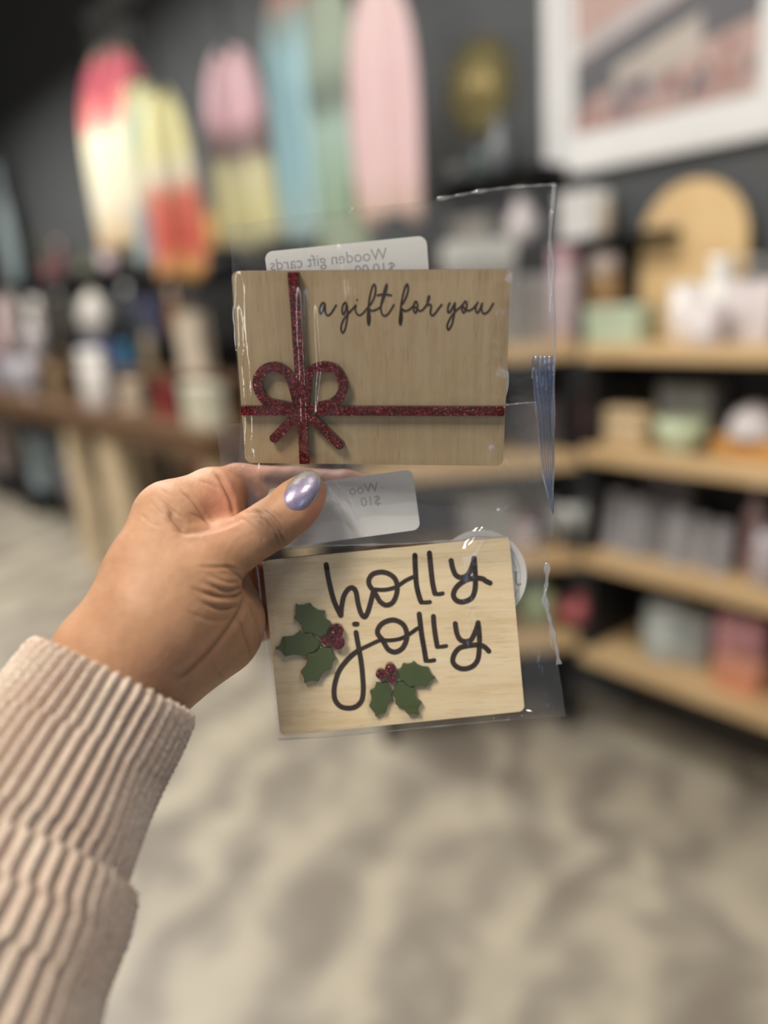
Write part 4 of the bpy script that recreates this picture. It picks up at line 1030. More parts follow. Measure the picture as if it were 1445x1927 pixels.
def seam(name, pts, wpx, zf, parent, lab=None):
    q = resample(pts, 90); Ls = []
    z = np.array([zf(p) for p in q]); t = np.gradient(q, axis=0); t /= np.linalg.norm(t, axis=1)[:, None]; n = np.stack([-t[:, 1], t[:, 0]], 1)
    wv = wpx * (1 + .65 * np.sin(np.arange(90) * .33) * np.sin(np.arange(90) * .11 + 1))
    prof = [(-1, 0), (-.5, -.6), (0, .2), (.5, -.5), (1, 0)]
    inv = parent.matrix_world.inverted(); vs = []; fs = []
    for i in range(90):
        for s, h in prof:
            g = q[i] + n[i] * s * wv[i]; vs.append(inv @ Vector(unproj(g[None], np.array([z[i] - .0003 + h * .0006]))[0]))
    for i in range(89):
        for k in range(4): a = i * 5 + k; fs.append((a, a + 1, a + 6, a + 5))
    o = mesh(name, vs, fs, parent, [M_seam], True)
    md = o.modifiers.new('thickness', 'SOLIDIFY'); md.thickness = .00008
    return o
z1at = lambda p: float(plane_z(C1, np.array([p]), 0.0)[0])
def z1e(p):
    l = float(smooth01(np.array([(p[1] - 872) / 130.0]))[0]); return z1at(p) * (1 - l) + .2712 * l
seam('edge_seam', [(822, 375), (930, 356), (1044, 347)], 2.2, z1e, b1)
seam('edge_seam', [(1044, 347), (1038, 420), (1036, 460), (1043, 500), (1039, 560), (1044, 640), (1041, 760), (1042, 880), (1038, 962)], 2.6, z1e, b1)
seam('edge_seam', [(545, 1032), (620, 1027), (740, 1024), (860, 1017), (958, 1011)], 1.5, z1e, b1)
flap('folded_film', [(999, 671), (1004, 730), (1012, 800), (1020, 880), (1034, 950), (1040, 968)], [(1043, 671), (1044, 760), (1042, 880), (1042, 968)], z1e, b1)['label'] = 'folded side strip of clear film with a blue reflection tinted in'

# lower bag
b2 = tag(empty('clear_plastic_bag', C2.o), 'clear plastic bag holding the lower gift card, its top tucked behind the upper card', 'bag')
N2, M2 = 180, 200
G2 = coons([(405, 800), (600, 785), (800, 772), (950, 761), (1007, 757)],
           [(1007, 757), (1014, 830), (1024, 900), (1042, 965), (1034, 1040), (1028, 1100), (1040, 1170), (1050, 1250), (1058, 1300), (1064, 1348)],
           [(522, 1394), (640, 1386), (800, 1370), (960, 1355), (1064, 1348)],
           [(405, 800), (418, 880), (440, 960), (478, 1060), (490, 1150), (500, 1225), (512, 1320), (522, 1394)], N2, M2)
up = 1 - smooth01((G2[..., 1] - 900) / 110.0)
zc2 = plane_z(C2, G2, 0.0); zm2 = zc2 * (1 - up) + (0.2738 + (1000 - G2[..., 1]) * 6e-6) * up
ic2 = in_card(C2, G2, 50); ef2 = edgefade(G2.shape[:2], .035)
zm2 = zm2 * 1.0
fold2 = ridges(G2, [([(500, 1080), (515, 1180), (530, 1320)], .0006, 8), ([(960, 945), (912, 992), (868, 1050)], .0016, 9), ([(840, 1010), (900, 1000), (960, 1008)], .0005, 6),
                    ([(1030, 1090), (1036, 1160), (1050, 1250)], .0018, 7), ([(560, 1010), (700, 1012), (860, 1005)], .0006, 7), ([(640, 930), (660, 980), (680, 1015)], .0008, 10), ([(1018, 800), (1030, 900), (1040, 960)], .0012, 6),
                    ([(990, 1180), (1010, 1280), (1030, 1370)], .0006, 14), ([(700, 1060), (800, 1040)], .0003, 12)])
nz2 = fractal(G2, .033, 13) * .0003
ics2 = in_card(C2, G2, 22) * (1 - .8 * smooth01((G2[..., 0] - 835) / 90))
zf2 = zm2 - .0002 - (0.0002 + ics2 * .0029) * ef2 - fold2 - nz2 * ef2 
zb2 = zm2 + (0.0003 + ic2 * .0036) * ef2 + .4 * fold2 + fractal(G2, .04, 19) * .0002 * ef2
zb2 = np.maximum(zb2, zf2 + .00012 * (ef2 > 0))
sheet('front_film', G2, zf2, b2); sheet('back_film', G2, zb2, b2)
def z2e(p):
    l = 1 - float(smooth01(np.array([(p[1] - 900) / 110.0]))[0]); return float(plane_z(C2, np.array([p]), 0.0)[0]) * (1 - l) + (.2738 + (1000 - p[1]) * 6e-6) * l
seam('edge_seam', [(1030, 1060), (1029, 1095), (1025, 1125), (1034, 1165), (1046, 1215), (1052, 1250)], 4.0, z2e, b2)
seam('edge_seam', [(952, 762), (980, 759), (1007, 757)], 1.3, z2e, b2)
seam('edge_seam', [(1007, 757), (1014, 830), (1022, 895), (1038, 960)], 1.3, z2e, b2)
seam('edge_seam', [(524, 1392), (640, 1385), (800, 1369), (960, 1354)], 1.0, z2e, b2)

# price labels and round stickers on the backs of the bags
def paper(name, col, a=1.0, tl_=0.0):
    m, nt, b = new_mat(name); b.inputs['Base Color'].default_value = (*col, 1); b.inputs['Roughness'].default_value = .55
    b.inputs['Subsurface Weight'].default_value = 0.0; b.inputs['Transmission Weight'].default_value = 0.0
    b.inputs['Alpha'].default_value = a
    if tl_:
        tt = nt.nodes.new('ShaderNodeBsdfTranslucent'); tt.inputs[0].default_value = (*col, 1); mm = nt.nodes.new('ShaderNodeMixShader'); mm.inputs[0].default_value = tl_
        nt.links.new(b.outputs[0], mm.inputs[1]); nt.links.new(tt.outputs[0], mm.inputs[2]); nt.links.new(mm.outputs[0], nt.nodes['Material Output'].inputs[0])
    n = node(nt, 'ShaderNodeTexNoise', Scale=900.0, Detail=3.0); nt.links.new(coords(nt), n.inputs['Vector']); bump(nt, b, n.outputs[0], .3, .0001)
    return m
M_label = paper('label_paper', (.90, .90, .88), 1.0, .38); M_label2 = paper('thin_label_paper', (.88, .88, .87), .93, .3)
M_ink = paper('show_through_ink', (.42, .42, .43)); M_ink2 = paper('faint_ink', (.40, .40, .41)); M_ring = paper('grey_sticker_ink', (.30, .30, .30))
def frame_from(TL, TR, BL, zf, parent):
    a, b_, c = [Vector(unproj(np.array([p], float), np.array([zf(p)]))[0]) for p in (TL, TR, BL)]
    X = (b_ - a); w = X.length; X.normalize(); Y = (a - c); Y = Y - X * Y.dot(X); h = Y.length; Y.normalize()
    return a, X, Y, X.cross(Y), w, h
def text_strokes(body, size):
    cu = bpy.data.curves.new('t', 'FONT'); cu.body = body; cu.size = size; cu.extrude = 0.0
    o = bpy.data.objects.new('t', cu); COL.objects.link(o); bpy.context.view_layer.update()
    dg = bpy.context.evaluated_depsgraph_get(); me = o.evaluated_get(dg).to_mesh()
    vs = [v.co.copy() for v in me.vertices]; fs = [tuple(p.vertices) for p in me.polygons]
    o.evaluated_get(dg).to_mesh_clear(); bpy.data.objects.remove(o); bpy.data.curves.remove(cu)
    return vs, fs
def label_on(parent, TL, TR, BL, zf, r, mat, ink, lines, lab):
    a, X, Y, Zn, w, h = frame_from(TL, TR, BL, zf, parent)
    c = a + X * w / 2 - Y * h / 2; inv = parent.matrix_world.inverted(); M_ = inv @ basis(X, Y, Zn, c)
    poly = rrect(w, h, r, 8); vs = [M_ @ Vector((x, y, z)) for z in (-.00008, 0) for x, y in poly]; n = len(poly)
    fs = [tuple(range(n, 2 * n)), tuple(range(n))[::-1]] + [(i, (i + 1) % n, n + (i + 1) % n, n + i) for i in range(n)]
    o = mesh('price_label', vs, fs, parent, [mat]); o['label'] = lab
    for body, size, xr, yb in lines:                       # mirrored: the print is on the far side of the paper
        tv, tf = text_strokes(body, size * h)
        vs = [M_ @ Vector((w * (xr - .5) - v.x, h * (.5 - yb) + v.y, .00004)) for v in tv]
        mesh('mirrored_print', vs, [f[::-1] for f in tf], o, [ink])
    return o
z1b = lambda p: z1e(p) + .0040
label_on(b1, (497, 474), (802, 443), (508, 603), z1b, .0027, M_label, M_ink, [('Wooden gift cards', .235, .755, .275), ('$10.00', .225, .80, .475)], 'white price label with mirrored print behind the upper card')
z2b = lambda p: .2752
label_on(b2, (502, 920), (776, 883), (519, 1033), z2b, .0027, M_label2, M_ink2, [('Woo', .23, .755, .285), ('$10', .22, .76, .50)], 'pale price label with faint mirrored print beside the thumb')
def sticker(parent, c, r, zf, lab, glyph):
    a, X, Y, Zn, w, h = frame_from((c[0] - r, c[1] - r), (c[0] + r, c[1] - r), (c[0] - r, c[1] + r), zf, parent)
    ce = a + X * w / 2 - Y * h / 2; inv = parent.matrix_world.inverted(); M_ = inv @ basis(X, Y, Zn, ce); R_s = w / 2; n = 72
    poly = [(R_s * math.cos(2 * math.pi * k / n), R_s * math.sin(2 * math.pi * k / n)) for k in range(n)]
    vs = [M_ @ Vector((x, y, z)) for z in (-.00008, 0) for x, y in poly]
    fs = [tuple(range(n, 2 * n)), tuple(range(n))[::-1]] + [(i, (i + 1) % n, n + (i + 1) % n, n + i) for i in range(n)]
    o = mesh('round_sticker', vs, fs, parent, [M_label]); o['label'] = lab
    if glyph:
        pl = []
        ring = [(R_s * .86 * math.cos(a_), R_s * .86 * math.sin(a_)) for a_ in [2 * math.pi * k / 60 for k in range(61)]]
        pl += stroke_polys(ring, .00018)
        k_ = r and (w / (2 * r))
        def L(p): return ((p[0] - c[0]) * k_, -(p[1] - c[1]) * k_)
        S = crop(940, 980, 4.588)
        for wd_, pts in ((1.4, [(122, 442), (165, 442)]), (3.2, [(145, 445), (143, 500), (148, 540), (165, 558), (182, 548)]), (3.0, [(180, 545), (184, 548)]),
                         (.8, [(120, 350), (138, 395), (143, 420)]), (.8, [(146, 590), (142, 640), (150, 700)]), (.8, [(172, 590), (170, 660), (158, 740)]), (.8, [(105, 300), (120, 345)])):
            pl += stroke_polys([L(S(p)) for p in pts], wd_ * k_)
        vs = []; fs = []
        for q in pl:
            if sum(q[i][0] * q[(i + 1) % len(q)][1] - q[(i + 1) % len(q)][0] * q[i][1] for i in range(len(q))) < 0: q = q[::-1]
            b0 = len(vs); vs += [M_ @ Vector((x, y, .00004)) for x, y in q]; fs.append(tuple(range(b0, b0 + len(q))))
        mesh('sticker_print', vs, fs, o, [M_ring])
sticker(b1, (872, 716), 90, lambda p: z1at(p) + .0040, 'round white sticker peeking out behind the upper card', False)
sticker(b2, (905, 1084), 87, lambda p: z2e(p) + .0040, 'round white sticker with grey print peeking out behind the lower card', True)

# ================================================================== HAND
def node_(px, py, z, r):
    return (np.array([(px - CX) / FPX * z, (py - CY) / FPX * z, z]) * 1000, r / FPX * z * 1000)
CH_ = {
 'palm': [
  [(245, 1215, .246, 112), (295, 1080, .250, 86), (322, 980, .257, 60)],
  [(215, 1260, .243, 112), (300, 1170, .243, 96), (372, 1098, .247, 68)],
  [(230, 1270, .250, 108), (370, 1160, .255, 86)],
  [(262, 1270, .256, 104), (392, 1180, .268, 100)],
  [(320, 985, .258, 56), (350, 1060, .270, 84), (395, 1160, .280, 96)],
  [(322, 980, .262, 52), (398, 975, .270, 50), (350, 1040, .268, 60)],
  [(110, 1420, .232, 112), (230, 1265, .246, 112)],
  [(-60, 1700, .214, 120), (110, 1420, .232, 112)],
 ],
 'thumb': [[(345, 1105, .2475, 74), (395, 1058, .2515, 60), (440, 1030, .2555, 51), (482, 1004, .2580, 47), (512, 986, .2592, 47), (546, 960, .2605, 46), (566, 940, .2620, 43), (579, 925, .2632, 35)]],
 'index': [[(318, 962, .259, 52), (398, 932, .270, 51), (450, 918, .283, 45), (555, 920, .2855, 41), (650, 922, .2835, 37), (680, 922, .2830, 30)]],
 'middle': [[(340, 1010, .274, 52), (440, 1010, .292, 47), (480, 1000, .2965, 42), (610, 978, .293, 37), (725, 964, .2865, 34), (745, 962, .2860, 28)]],
 'ring': [[(355, 1070, .286, 52), (455, 1098, .300, 45), (490, 1102, .303, 42), (600, 1085, .300, 38), (690, 1070, .294, 33)]],
 'pinky': [[(375, 1150, .290, 56), (450, 1175, .300, 40), (480, 1172, .303, 36), (560, 1155, .300, 33), (620, 1140, .295, 28)]],
}
def capsule(P_, a, ra, b, rb):
    ab = b - a; h = np.clip(((P_ - a) @ ab) / (ab @ ab), 0, 1).astype(np.float32)
    return np.linalg.norm(P_ - (a + h[..., None] * ab), axis=-1) - (ra + h * (rb - ra))
def smin(a, b, k):
    h = np.clip(.5 + .5 * (b - a) / k, 0, 1); return b * (1 - h) + a * h - k * h * (1 - h)
def hand_sdf(P_):
    P_ = P_.astype(np.float32); tot = None
    for grp, kk in (('palm', 9.0), ('thumb', 2.0), ('index', 2.0), ('middle', 2.0), ('ring', 2.0), ('pinky', 2.0)):
        g = None
        for ch in CH_[grp]:
            nd = [node_(*q) for q in ch]
            for (a, ra), (b, rb) in zip(nd, nd[1:]):
                d = capsule(P_, a.astype(np.float32), ra, b.astype(np.float32), rb)
                g = d if g is None else smin(g, d, kk)
        tot = g if tot is None else smin(tot, g, {'thumb': 4.5, 'index': 4.0}.get(grp, 3.0))
    return tot
def surface_nets(lo, hi, step):
    xs = [np.arange(lo[i], hi[i], step, dtype=np.float32) for i in range(3)]
    S = np.empty([len(x) for x in xs], np.float32)
    Yg, Zg = np.meshgrid(xs[1], xs[2], indexing='ij')
    for i, x in enumerate(xs[0]):
        S[i] = hand_sdf(np.stack([np.full_like(Yg, x), Yg, Zg], -1))
    ins = S < 0
    nx, ny, nz = S.shape
    acc = np.zeros((nx - 1, ny - 1, nz - 1, 3), np.float32); cnt = np.zeros((nx - 1, ny - 1, nz - 1), np.float32)
    for ax in range(3):
        for o1 in (0, 1):
            for o2 in (0, 1):
                sl0 = [slice(0, -1)] * 3; sl1 = [slice(0, -1)] * 3; oth = [a for a in range(3) if a != ax]
                off = [0, 0, 0]; off[oth[0]] = o1; off[oth[1]] = o2
                A0 = tuple(slice(off[a], S.shape[a] - 1 + off[a]) for a in range(3))
                off2 = list(off); off2[ax] = 1
                A1 = tuple(slice(off2[a], S.shape[a] - 1 + off2[a]) for a in range(3))
                s0 = S[A0]; s1 = S[A1]; cr_ = (s0 < 0) != (s1 < 0)
                t = np.where(cr_, s0 / (s0 - s1 + 1e-12), 0)
                for a in range(3):
                    acc[..., a] += np.where(cr_, (t if a == ax else off[a]), 0)
                cnt += cr_
    act = cnt > 0; idx = -np.ones(act.shape, np.int64); idx[act] = np.arange(act.sum())
    I = np.argwhere(act); V = (I + acc[act] / cnt[act][:, None]) * step + np.array(lo)
    F = []
    for ax in range(3):
        oth = [a for a in range(3) if a != ax]
        s0 = ins[tuple(slice(0, -1) if a == ax else slice(1, -1) for a in range(3))]
        s1 = ins[tuple(slice(1, None) if a == ax else slice(1, -1) for a in range(3))]
        for val in (True, False):
            E = np.argwhere((s0 == val) & (s1 == (not val)))
            if not len(E): continue
            C = E.copy(); C[:, oth[0]] += 1; C[:, oth[1]] += 1
            q = []
            for d1, d2 in ((0, 0), (1, 0), (1, 1), (0, 1)):
                K = C.copy(); K[:, oth[0]] -= d1; K[:, oth[1]] -= d2
                q.append(idx[K[:, 0], K[:, 1], K[:, 2]])
            q = np.stack(q, 1)
            flip = val ^ (ax == 1)
            F.append(q if flip else q[:, ::-1])
    return V, np.concatenate(F)
V, F = surface_nets((-200, -18, 168), (12, 190, 322), 0.75)
# laplacian smoothing then one linear split of every quad for fine creases
def adj_smooth(V, F, it, lam=.5):
    e = np.concatenate([F[:, [0, 1]], F[:, [1, 2]], F[:, [2, 3]], F[:, [3, 0]]]); e = np.concatenate([e, e[:, ::-1]])
    c = np.bincount(e[:, 0], minlength=len(V))[:, None]
    for _ in range(it):
        s = np.stack([np.bincount(e[:, 0], V[e[:, 1], k], minlength=len(V)) for k in range(3)], 1) / c
        V = V + lam * (s - V)
    return V
V = adj_smooth(V, F, 3)
def split(V, F):
    e = np.concatenate([F[:, [0, 1]], F[:, [1, 2]], F[:, [2, 3]], F[:, [3, 0]]]); es = np.sort(e, 1)
    u, inv = np.unique(es, axis=0, return_inverse=True); inv = inv.reshape(-1); n = len(V); m = len(F)
    mid = (V[u[:, 0]] + V[u[:, 1]]) / 2; cen = V[F].mean(1); ei = inv.reshape(4, m) + n; ci = np.arange(m) + n + len(u)
    Fn = np.concatenate([np.stack([F[:, k], ei[k], ci, ei[(k - 1) % 4]], 1) for k in range(4)])
    return np.concatenate([V, mid, cen]), Fn
V, F = split(V, F); V = adj_smooth(V, F, 2)
def normals(V, F):
    n = np.cross(V[F[:, 2]] - V[F[:, 0]], V[F[:, 3]] - V[F[:, 1]]); N = np.zeros_like(V)
    for k in range(4):
        for a in range(3): N[:, a] += np.bincount(F[:, k], n[:, a], minlength=len(V))
    return N / (np.linalg.norm(N, axis=1)[:, None] + 1e-12)
NV_ = normals(V, F)
if ((V - V.mean(0)) * NV_).sum() < 0: F = F[:, ::-1]; NV_ = -NV_
PXY = V[:, :2] / V[:, 2:3] * FPX + np.array([CX, CY])
facing = np.clip(-(NV_ * (V / np.linalg.norm(V, axis=1)[:, None])).sum(1), 0, 1)
infront = V[:, 2] < 276
CREASE = [  # polyline in the photo, depth mm, half width px
 ([(462,966),(487,966),(507,987),(522,1013),(528,1036)], .6, 2.6), ([(474,960),(496,966),(516,987),(531,1013),(536,1030)], .65, 2.6), ([(487,957),(505,966),(525,988),(538,1012)], .5, 2.4),
 ([(450,975),(470,985),(490,1008),(500,1035)], .25, 2.5), ([(500,955),(520,968),(536,985),(545,1003)], .22, 2.2), ([(484,972),(500,980),(512,998)], .35, 2.0),
 ([(369,1066),(400,1068),(435,1068),(457,1078)], .30, 3.0), ([(383,1094),(421,1113),(452,1105)], .55, 3.5), ([(360,1106),(402,1122),(440,1123),(457,1114)], .6, 3.5), ([(426,1066),(449,1085),(458,1096)], .5, 3.5),
 ([(372,1130),(412,1146),(447,1141)], .45, 3.5), ([(390,1080),(425,1096),(452,1094)], .35, 3.0), ([(350,1150),(400,1168),(436,1164)], .2, 4.0),
 ([(342,925),(361,943),(380,970),(395,989)], .55, 2.8), ([(294,932),(314,951),(335,968),(350,977)], .32, 2.5), ([(318,958),(326,975),(338,990),(350,1001)], .9, 6.0), ([(303,921),(322,935)], .18, 2.2),
 ([(376,904),(398,912),(412,922)], .3, 3.0), ([(355,965),(375,975),(392,985)], .25, 2.5), ([(262,965),(285,985),(310,992)], .15, 3.0), ([(285,945),(300,962),(322,975)], .2, 2.5),
 ([(404,890),(417,904),(428,925),(437,947),(440,972)], .9, 4.0), ([(457,1120),(452,1150),(430,1185),(400,1222),(352,1268),(335,1280)], 1.0, 5.0), ([(448,1165),(460,1195),(474,1240)], .45, 3.5), ([(470,1140),(482,1170),(492,1215)], .4, 4),
 ([(330,1000),(370,1000),(420,988),(462,972)], .7, 4.5), ([(395,1240),(420,1275),(425,1300)], .2, 4.0)]
disp = np.zeros(len(V))
for poly, dm, w in CREASE:
    d, t = polyd(PXY, [tuple(p) for p in cat(poly, 5)])
    e = np.clip(np.sin(np.pi * np.clip(t, .03, .97)) * 1.5, 0, 1)
    disp -= dm * e * (np.exp(-(d / w) ** 2) - .35 * np.exp(-((d - 2.4 * w) / (1.3 * w)) ** 2))
BUMPS = [((425, 1100), 30, 14, .9), ((420, 1133), 28, 10, .8), ((372, 945), 26, 26, .6), ((330, 1060), 60, 40, .5)]
for (bx, by), sx_, sy_, a_ in BUMPS: disp += a_ * np.exp(-((PXY[:, 0] - bx) / sx_) ** 2 - ((PXY[:, 1] - by) / sy_) ** 2)
disp *= infront * smooth01(facing * 3)
fine = fractal(PXY, .16, 5) * .10 + fractal(PXY, .35, 6) * .05
V = V + NV_ * (disp + fine * .6)[:, None]
C2W = np.stack([RW, DW, FW], 1)
def cam2w(P_): return (P_ / 1000) @ C2W.T + CPn

def skin_material():
    m, nt, b = new_mat('skin')
    v = coords(nt)
    n1 = node(nt, 'ShaderNodeTexNoise', Scale=38.0, Detail=4.0); nt.links.new(v, n1.inputs['Vector'])
    n2 = node(nt, 'ShaderNodeTexNoise', Scale=260.0, Detail=4.0, Roughness=.7); nt.links.new(v, n2.inputs['Vector'])
    c = ramp(nt, n1.outputs[0], [(0.3, (0.41, 0.215, 0.12)), (0.55, (0.46, 0.255, 0.145)), (0.75, (0.46, 0.23, 0.14))])
    d = ramp(nt, n2.outputs[0], [(0.35, (.88, .86, .84)), (0.6, (1, 1, 1))])
    mu = node(nt, 'ShaderNodeMix', data_type='RGBA', blend_type='MULTIPLY'); mu.inputs[0].default_value = .8
    nt.links.new(c, mu.inputs[6]); nt.links.new(d, mu.inputs[7])
    at_ = nt.nodes.new('ShaderNodeAttribute'); at_.attribute_name = 'skin_tone'
    m3 = node(nt, 'ShaderNodeMix', data_type='RGBA'); nt.links.new(at_.outputs['Color'], m3.inputs[0]) if False else None
    sp = nt.nodes.new('ShaderNodeSeparateColor'); nt.links.new(at_.outputs['Color'], sp.inputs[0])
    nt.links.new(sp.outputs[0], m3.inputs[0]); nt.links.new(mu.outputs[2], m3.inputs[6]); m3.inputs[7].default_value = (0.20, 0.115, 0.07, 1)
    m4 = node(nt, 'ShaderNodeMix', data_type='RGBA'); nt.links.new(sp.outputs[1], m4.inputs[0]); nt.links.new(m3.outputs[2], m4.inputs[6]); m4.inputs[7].default_value = (0.62, 0.24, 0.17, 1)
    nt.links.new(m4.outputs[2], b.inputs['Base Color'])
    b.inputs['Roughness'].default_value = .52; b.inputs['Specular IOR Level'].default_value = .35
    b.inputs['Subsurface Weight'].default_value = .18; b.inputs['Subsurface Radius'].default_value = (1.0, .35, .2); b.inputs['Subsurface Scale'].default_value = .0025
    vo = node(nt, 'ShaderNodeTexVoronoi', Scale=1100.0); vo.feature = 'DISTANCE_TO_EDGE'; nt.links.new(v, vo.inputs['Vector'])
    bump(nt, b, vo.outputs['Distance'], .45, .0002)
    return m
M_skin = skin_material()
wrist = at(230, 1260, .247)
person = tag(empty('person', wrist), 'left hand and ribbed beige knit sleeve of a person pinching two clear bags', 'person')
Vw = cam2w(V) - np.array(wrist)
me = bpy.data.meshes.new('hand'); me.vertices.add(len(Vw)); me.vertices.foreach_set('co', Vw.astype(np.float32).ravel())
me.loops.add(F.size); me.loops.foreach_set('vertex_index', F.astype(np.int32).ravel()); me.polygons.add(len(F))
me.polygons.foreach_set('loop_start', np.arange(0, F.size, 4, dtype=np.int32)); me.polygons.foreach_set('loop_total', np.full(len(F), 4, np.int32)) if False else None
me.update(calc_edges=True); me.validate()
hand = link('hand', me, person, [M_skin], True)
pg = np.zeros((len(V), 4), np.float32); pg[:, 3] = 1
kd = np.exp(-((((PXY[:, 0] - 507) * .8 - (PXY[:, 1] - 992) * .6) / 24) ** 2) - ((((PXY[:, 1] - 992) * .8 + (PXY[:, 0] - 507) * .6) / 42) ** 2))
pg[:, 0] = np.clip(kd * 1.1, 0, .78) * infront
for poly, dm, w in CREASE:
    d, t = polyd(PXY, poly); pg[:, 0] = np.maximum(pg[:, 0], .28 * min(1, dm * 2) * np.exp(-(d / (w * .8)) ** 2) * infront)  # skin colour also darker along each crease line
rd = np.exp(-((PXY[:, 0] - 415) / 42) ** 2 - ((PXY[:, 1] - 945) / 45) ** 2) * .55 + smooth01((PXY[:, 0] - 560) / 60) * .35 + smooth01((V[:, 2] - 268) / 12) * .45 + np.exp(-((PXY[:, 0] - 590) / 30) ** 2 - ((PXY[:, 1] - 970) / 40) ** 2) * .4
pg[:, 1] = np.clip(rd, 0, .6)
ca = me.color_attributes.new('skin_tone', 'FLOAT_COLOR', 'POINT')
if len(me.vertices) == len(V): ca.data.foreach_set('color', pg.ravel())

# ---- thumbnail: holographic lilac polish
def zhit(px, py):
    zz = np.arange(235, 275, .25); Pq = np.stack([(px - CX) / FPX * zz, (py - CY) / FPX * zz, zz], -1); s = hand_sdf(Pq)
    k = np.argmax(s < 0); return zz[k] if s[k] < 0 else None
smp = []
for px in range(535, 606, 6):
    for py in range(892, 962, 6):
        z = zhit(px, py)
        if z: smp.append((px - 568, py - 926, z))
smp = np.array(smp)
Aq = np.stack([np.ones(len(smp)), smp[:, 0], smp[:, 1], smp[:, 0] ** 2, smp[:, 0] * smp[:, 1], smp[:, 1] ** 2], 1)
ok = np.abs(smp[:, 0]) < 36
cf = np.linalg.lstsq(Aq[ok], smp[ok, 2], rcond=None)[0]
def nz_(px, py):
    x, y = px - 568, py - 926; return cf @ np.array([1, x, y, x * x, x * y, y * y])
base = np.array([539, 963.]); tip = np.array([596, 889.]); axn = tip - base; LN = np.linalg.norm(axn); axn /= LN; pn = np.array([-axn[1], axn[0]])
NR, NA = 14, 48; vs = [];
for layer in (0, 1):
    for r_ in range(NR + 1):
        rr = r_ / NR
        for k in range(NA):
            a = 2 * math.pi * k / NA; ca_, sa_ = math.cos(a), math.sin(a)
            ex = 2 / 2.35
            l = np.sign(ca_) * abs(ca_) ** ex * rr * (LN / 2) * 1.0; w = np.sign(sa_) * abs(sa_) ** ex * rr * 29.0 * (1 - .10 * ca_ * rr)
            q = (base + tip) / 2 + axn * l + pn * w
            lift = (.85 - .75 * rr ** 6) if layer == 0 else -.35
            cur = .0016 * w * w
            z = nz_(*(base + tip) / 2) + (nz_(*q) - nz_(*(base + tip) / 2)) * .75 + cur * .35 - .15 - lift
            vs.append(np.array([(q[0] - CX) / FPX * z, (q[1] - CY) / FPX * z, z]))
vs = cam2w(np.array(vs)) - np.array(wrist); fs = []
st_ = (NR + 1) * NA
for r_ in range(NR):
    for k in range(NA):
        j = (k + 1) % NA; a = r_ * NA
        fs.append((a + k, a + NA + k, a + NA + j, a + j)); fs.append((st_ + a + k, st_ + a + j, st_ + a + NA + j, st_ + a + NA + k))
for k in range(NA):
    j = (k + 1) % NA; a = NR * NA; fs.append((a + k, st_ + a + k, st_ + a + j, a + j))
def nail_mat():
    m, nt, b = new_mat('holographic_lilac_polish')
    vo = node(nt, 'ShaderNodeTexVoronoi', Scale=2600.0); nt.links.new(coords(nt), vo.inputs['Vector'])
    hs = node(nt, 'ShaderNodeHueSaturation', Saturation=.9, Value=.9); nt.links.new(vo.outputs['Color'], hs.inputs['Color'])
    lw = node(nt, 'ShaderNodeLayerWeight', Blend=.35)
    rb = ramp(nt, lw.outputs['Facing'], [(0.0, (.27, .22, .36)), (0.22, (.28, .24, .40)), (0.34, (.42, .36, .25)), (0.42, (.27, .38, .32)), (0.52, (.25, .26, .44)), (.8, (.20, .17, .30))])
    mx = node(nt, 'ShaderNodeMix', data_type='RGBA'); mx.inputs[0].default_value = .16; nt.links.new(rb, mx.inputs[6]); nt.links.new(hs.outputs[0], mx.inputs[7])
    nt.links.new(mx.outputs[2], b.inputs['Base Color']); b.inputs['Metallic'].default_value = .45; b.inputs['Roughness'].default_value = .35
    b.inputs['Coat Weight'].default_value = 1.0; b.inputs['Coat Roughness'].default_value = .03
    return m
nail = mesh('thumbnail', vs, fs, hand, [nail_mat()], True)
nail['label'] = 'shiny lilac holographic thumbnail'

# ---- knit sleeve
def knit_mat():
    m, nt, b = new_mat('beige_chenille_knit')
    v = coords(nt)
    n1 = node(nt, 'ShaderNodeTexNoise', Scale=700.0, Detail=4.0, Roughness=.7); nt.links.new(v, n1.inputs['Vector'])
    n2 = node(nt, 'ShaderNodeTexNoise', Scale=60.0, Detail=3.0); nt.links.new(v, n2.inputs['Vector'])
    c = ramp(nt, n1.outputs[0], [(0.3, (.42, .33, .265)), (0.6, (.66, .555, .465)), (.75, (.76, .66, .56))])
    d = ramp(nt, n2.outputs[0], [(0.35, (.95, .88, .86)), (0.65, (1, 1, 1))])
    mu = node(nt, 'ShaderNodeMix', data_type='RGBA', blend_type='MULTIPLY'); mu.inputs[0].default_value = 1.0
    nt.links.new(c, mu.inputs[6]); nt.links.new(d, mu.inputs[7]); nt.links.new(mu.outputs[2], b.inputs['Base Color'])
    b.inputs['Roughness'].default_value = .95; b.inputs['Sheen Weight'].default_value = .4; b.inputs['Sheen Roughness'].default_value = .5
    b.inputs['Specular IOR Level'].default_value = .1
    bump(nt, b, n1.outputs[0], .7, .0007)
    return m
M_knit = knit_mat()
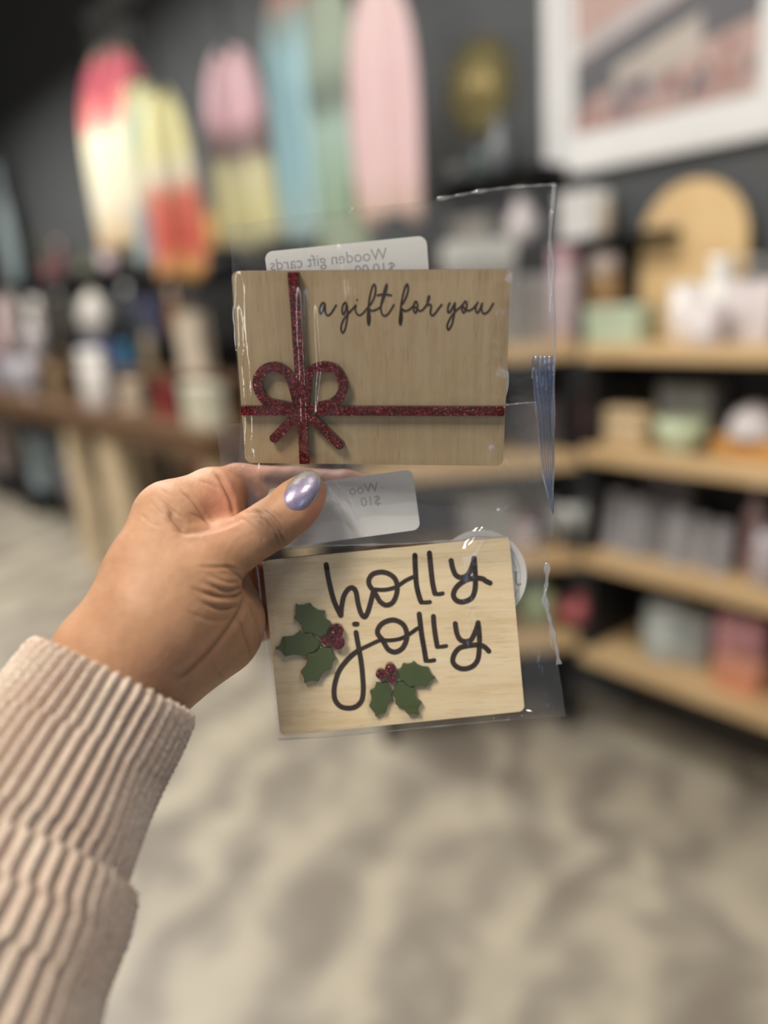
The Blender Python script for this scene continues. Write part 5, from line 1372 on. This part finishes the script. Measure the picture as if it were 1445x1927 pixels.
def sleeve(name, ax, rim, tail, nrib, parent, seed, amp=1.25):
    """ax: (px,py,z,r px) stations; tube with ribs; rim: rolled edge at the start"""
    P_ = []; R_q = []
    st = [node_(*a) for a in ax]
    L = np.concatenate([[0], np.cumsum([np.linalg.norm(st[i + 1][0] - st[i][0]) for i in range(len(st) - 1)])])
    nl = 300; NA_ = nrib * 14; s = np.linspace(0, L[-1], nl)
    C = np.stack([np.interp(s, L, [q[0][k] for q in st]) for k in range(3)], 1); Rr = np.interp(s, L, [q[1] for q in st])
    for _ in range(30): C[1:-1] = C[1:-1] * .5 + (C[:-2] + C[2:]) * .25; Rr[1:-1] = Rr[1:-1] * .5 + (Rr[:-2] + Rr[2:]) * .25
    T = np.gradient(C, axis=0); T /= np.linalg.norm(T, axis=1)[:, None]
    U = np.cross(T, np.array([0, 0, 1.])); U /= np.linalg.norm(U, axis=1)[:, None]; W = np.cross(T, U)
    a = np.linspace(0, 2 * math.pi, NA_, endpoint=False)
    rs_ = np.random.RandomState(seed)
    S, Aa = np.meshgrid(s, a, indexing='ij')
    wob = .16 * np.sin(S * .11 + Aa * 3) + .12 * np.sin(S * .23 + Aa * 7 + 1)
    rib = np.abs(np.cos((Aa * nrib + wob) / 2)) ** .8
    fold = 1.5 * np.exp(-((S - L[-1] * .35 - 6 * np.sin(Aa * 2)) / 9) ** 2) * (np.sin(Aa * 2 + 1) > 0)
    chunky = .30 * np.sin(S * 3.1 + Aa * nrib * .5 + 2 * np.sin(Aa * 5)) + .20 * np.sin(S * 5.3 + Aa * 61) + rs_.normal(0, .10, S.shape)
    edge = np.clip(S / 3.0, 0, 1)
    rad = Rr[:, None] - amp + amp * 2.0 * (rib - .35) + chunky * .45 - fold * .3 + .7 * np.sin(S * .12 + 2 * Aa + seed) 
    rad = rad - 2.2 * (1 - np.sqrt(np.clip(1 - (1 - edge) ** 2, 0, 1)))
    wav = 1.9 * rib * np.clip(1 - S / 4, 0, 1) + .25 * rs_.normal(0, 1, S.shape) * np.clip(1 - S / 2, 0, 1)
    X = C[:, None, :] - T[:, None, :] * wav[..., None] + rad[..., None] * (U[:, None] * np.cos(Aa)[..., None] + W[:, None] * np.sin(Aa)[..., None])
    rings = [X]
    for dr, ds in ((2.6, .6), (3.2, 2.5), (3.4, 10), (3.6, 26)):
        ri = rad[0] - dr + 2.0 - .5; X2 = C[0] + T[0] * ds + ri[:, None] * (U[0] * np.cos(a)[:, None] + W[0] * np.sin(a)[:, None]); rings.insert(0, X2[None])
    X = np.concatenate(rings, 0); nr = X.shape[0]
    Vs = cam2w(X.reshape(-1, 3)) - np.array(wrist)
    i, k = np.meshgrid(np.arange(nr - 1), np.arange(NA_), indexing='ij'); j = (k + 1) % NA_
    F_ = np.stack([i * NA_ + k, i * NA_ + j, (i + 1) * NA_ + j, (i + 1) * NA_ + k], -1).reshape(-1, 4)
    me = bpy.data.meshes.new(name); me.from_pydata(Vs.tolist(), [], F_.tolist()); me.update()
    bm = bmesh.new(); bm.from_mesh(me); bmesh.ops.recalc_face_normals(bm, faces=bm.faces); bm.to_mesh(me); bm.free()
    return link(name, me, parent, [M_knit], True)
slv = sleeve('sweater_cuff', [(213, 1282, .241, 166), (150, 1390, .234, 184), (60, 1545, .221, 208), (0, 1650, .212, 222)], 0, 0, 46, person, 1, 1.9)
slv['label'] = 'ribbed beige knit cuff'
slb = sleeve('sweater_sleeve', [(28, 1618, .2155, 236), (-10, 1690, .209, 262), (-70, 1790, .200, 292), (-150, 1930, .188, 330), (-330, 2250, .165, 400)], 0, 0, 48, person, 2, 2.2)
slb['label'] = 'ribbed beige knit sleeve folded over the cuff'
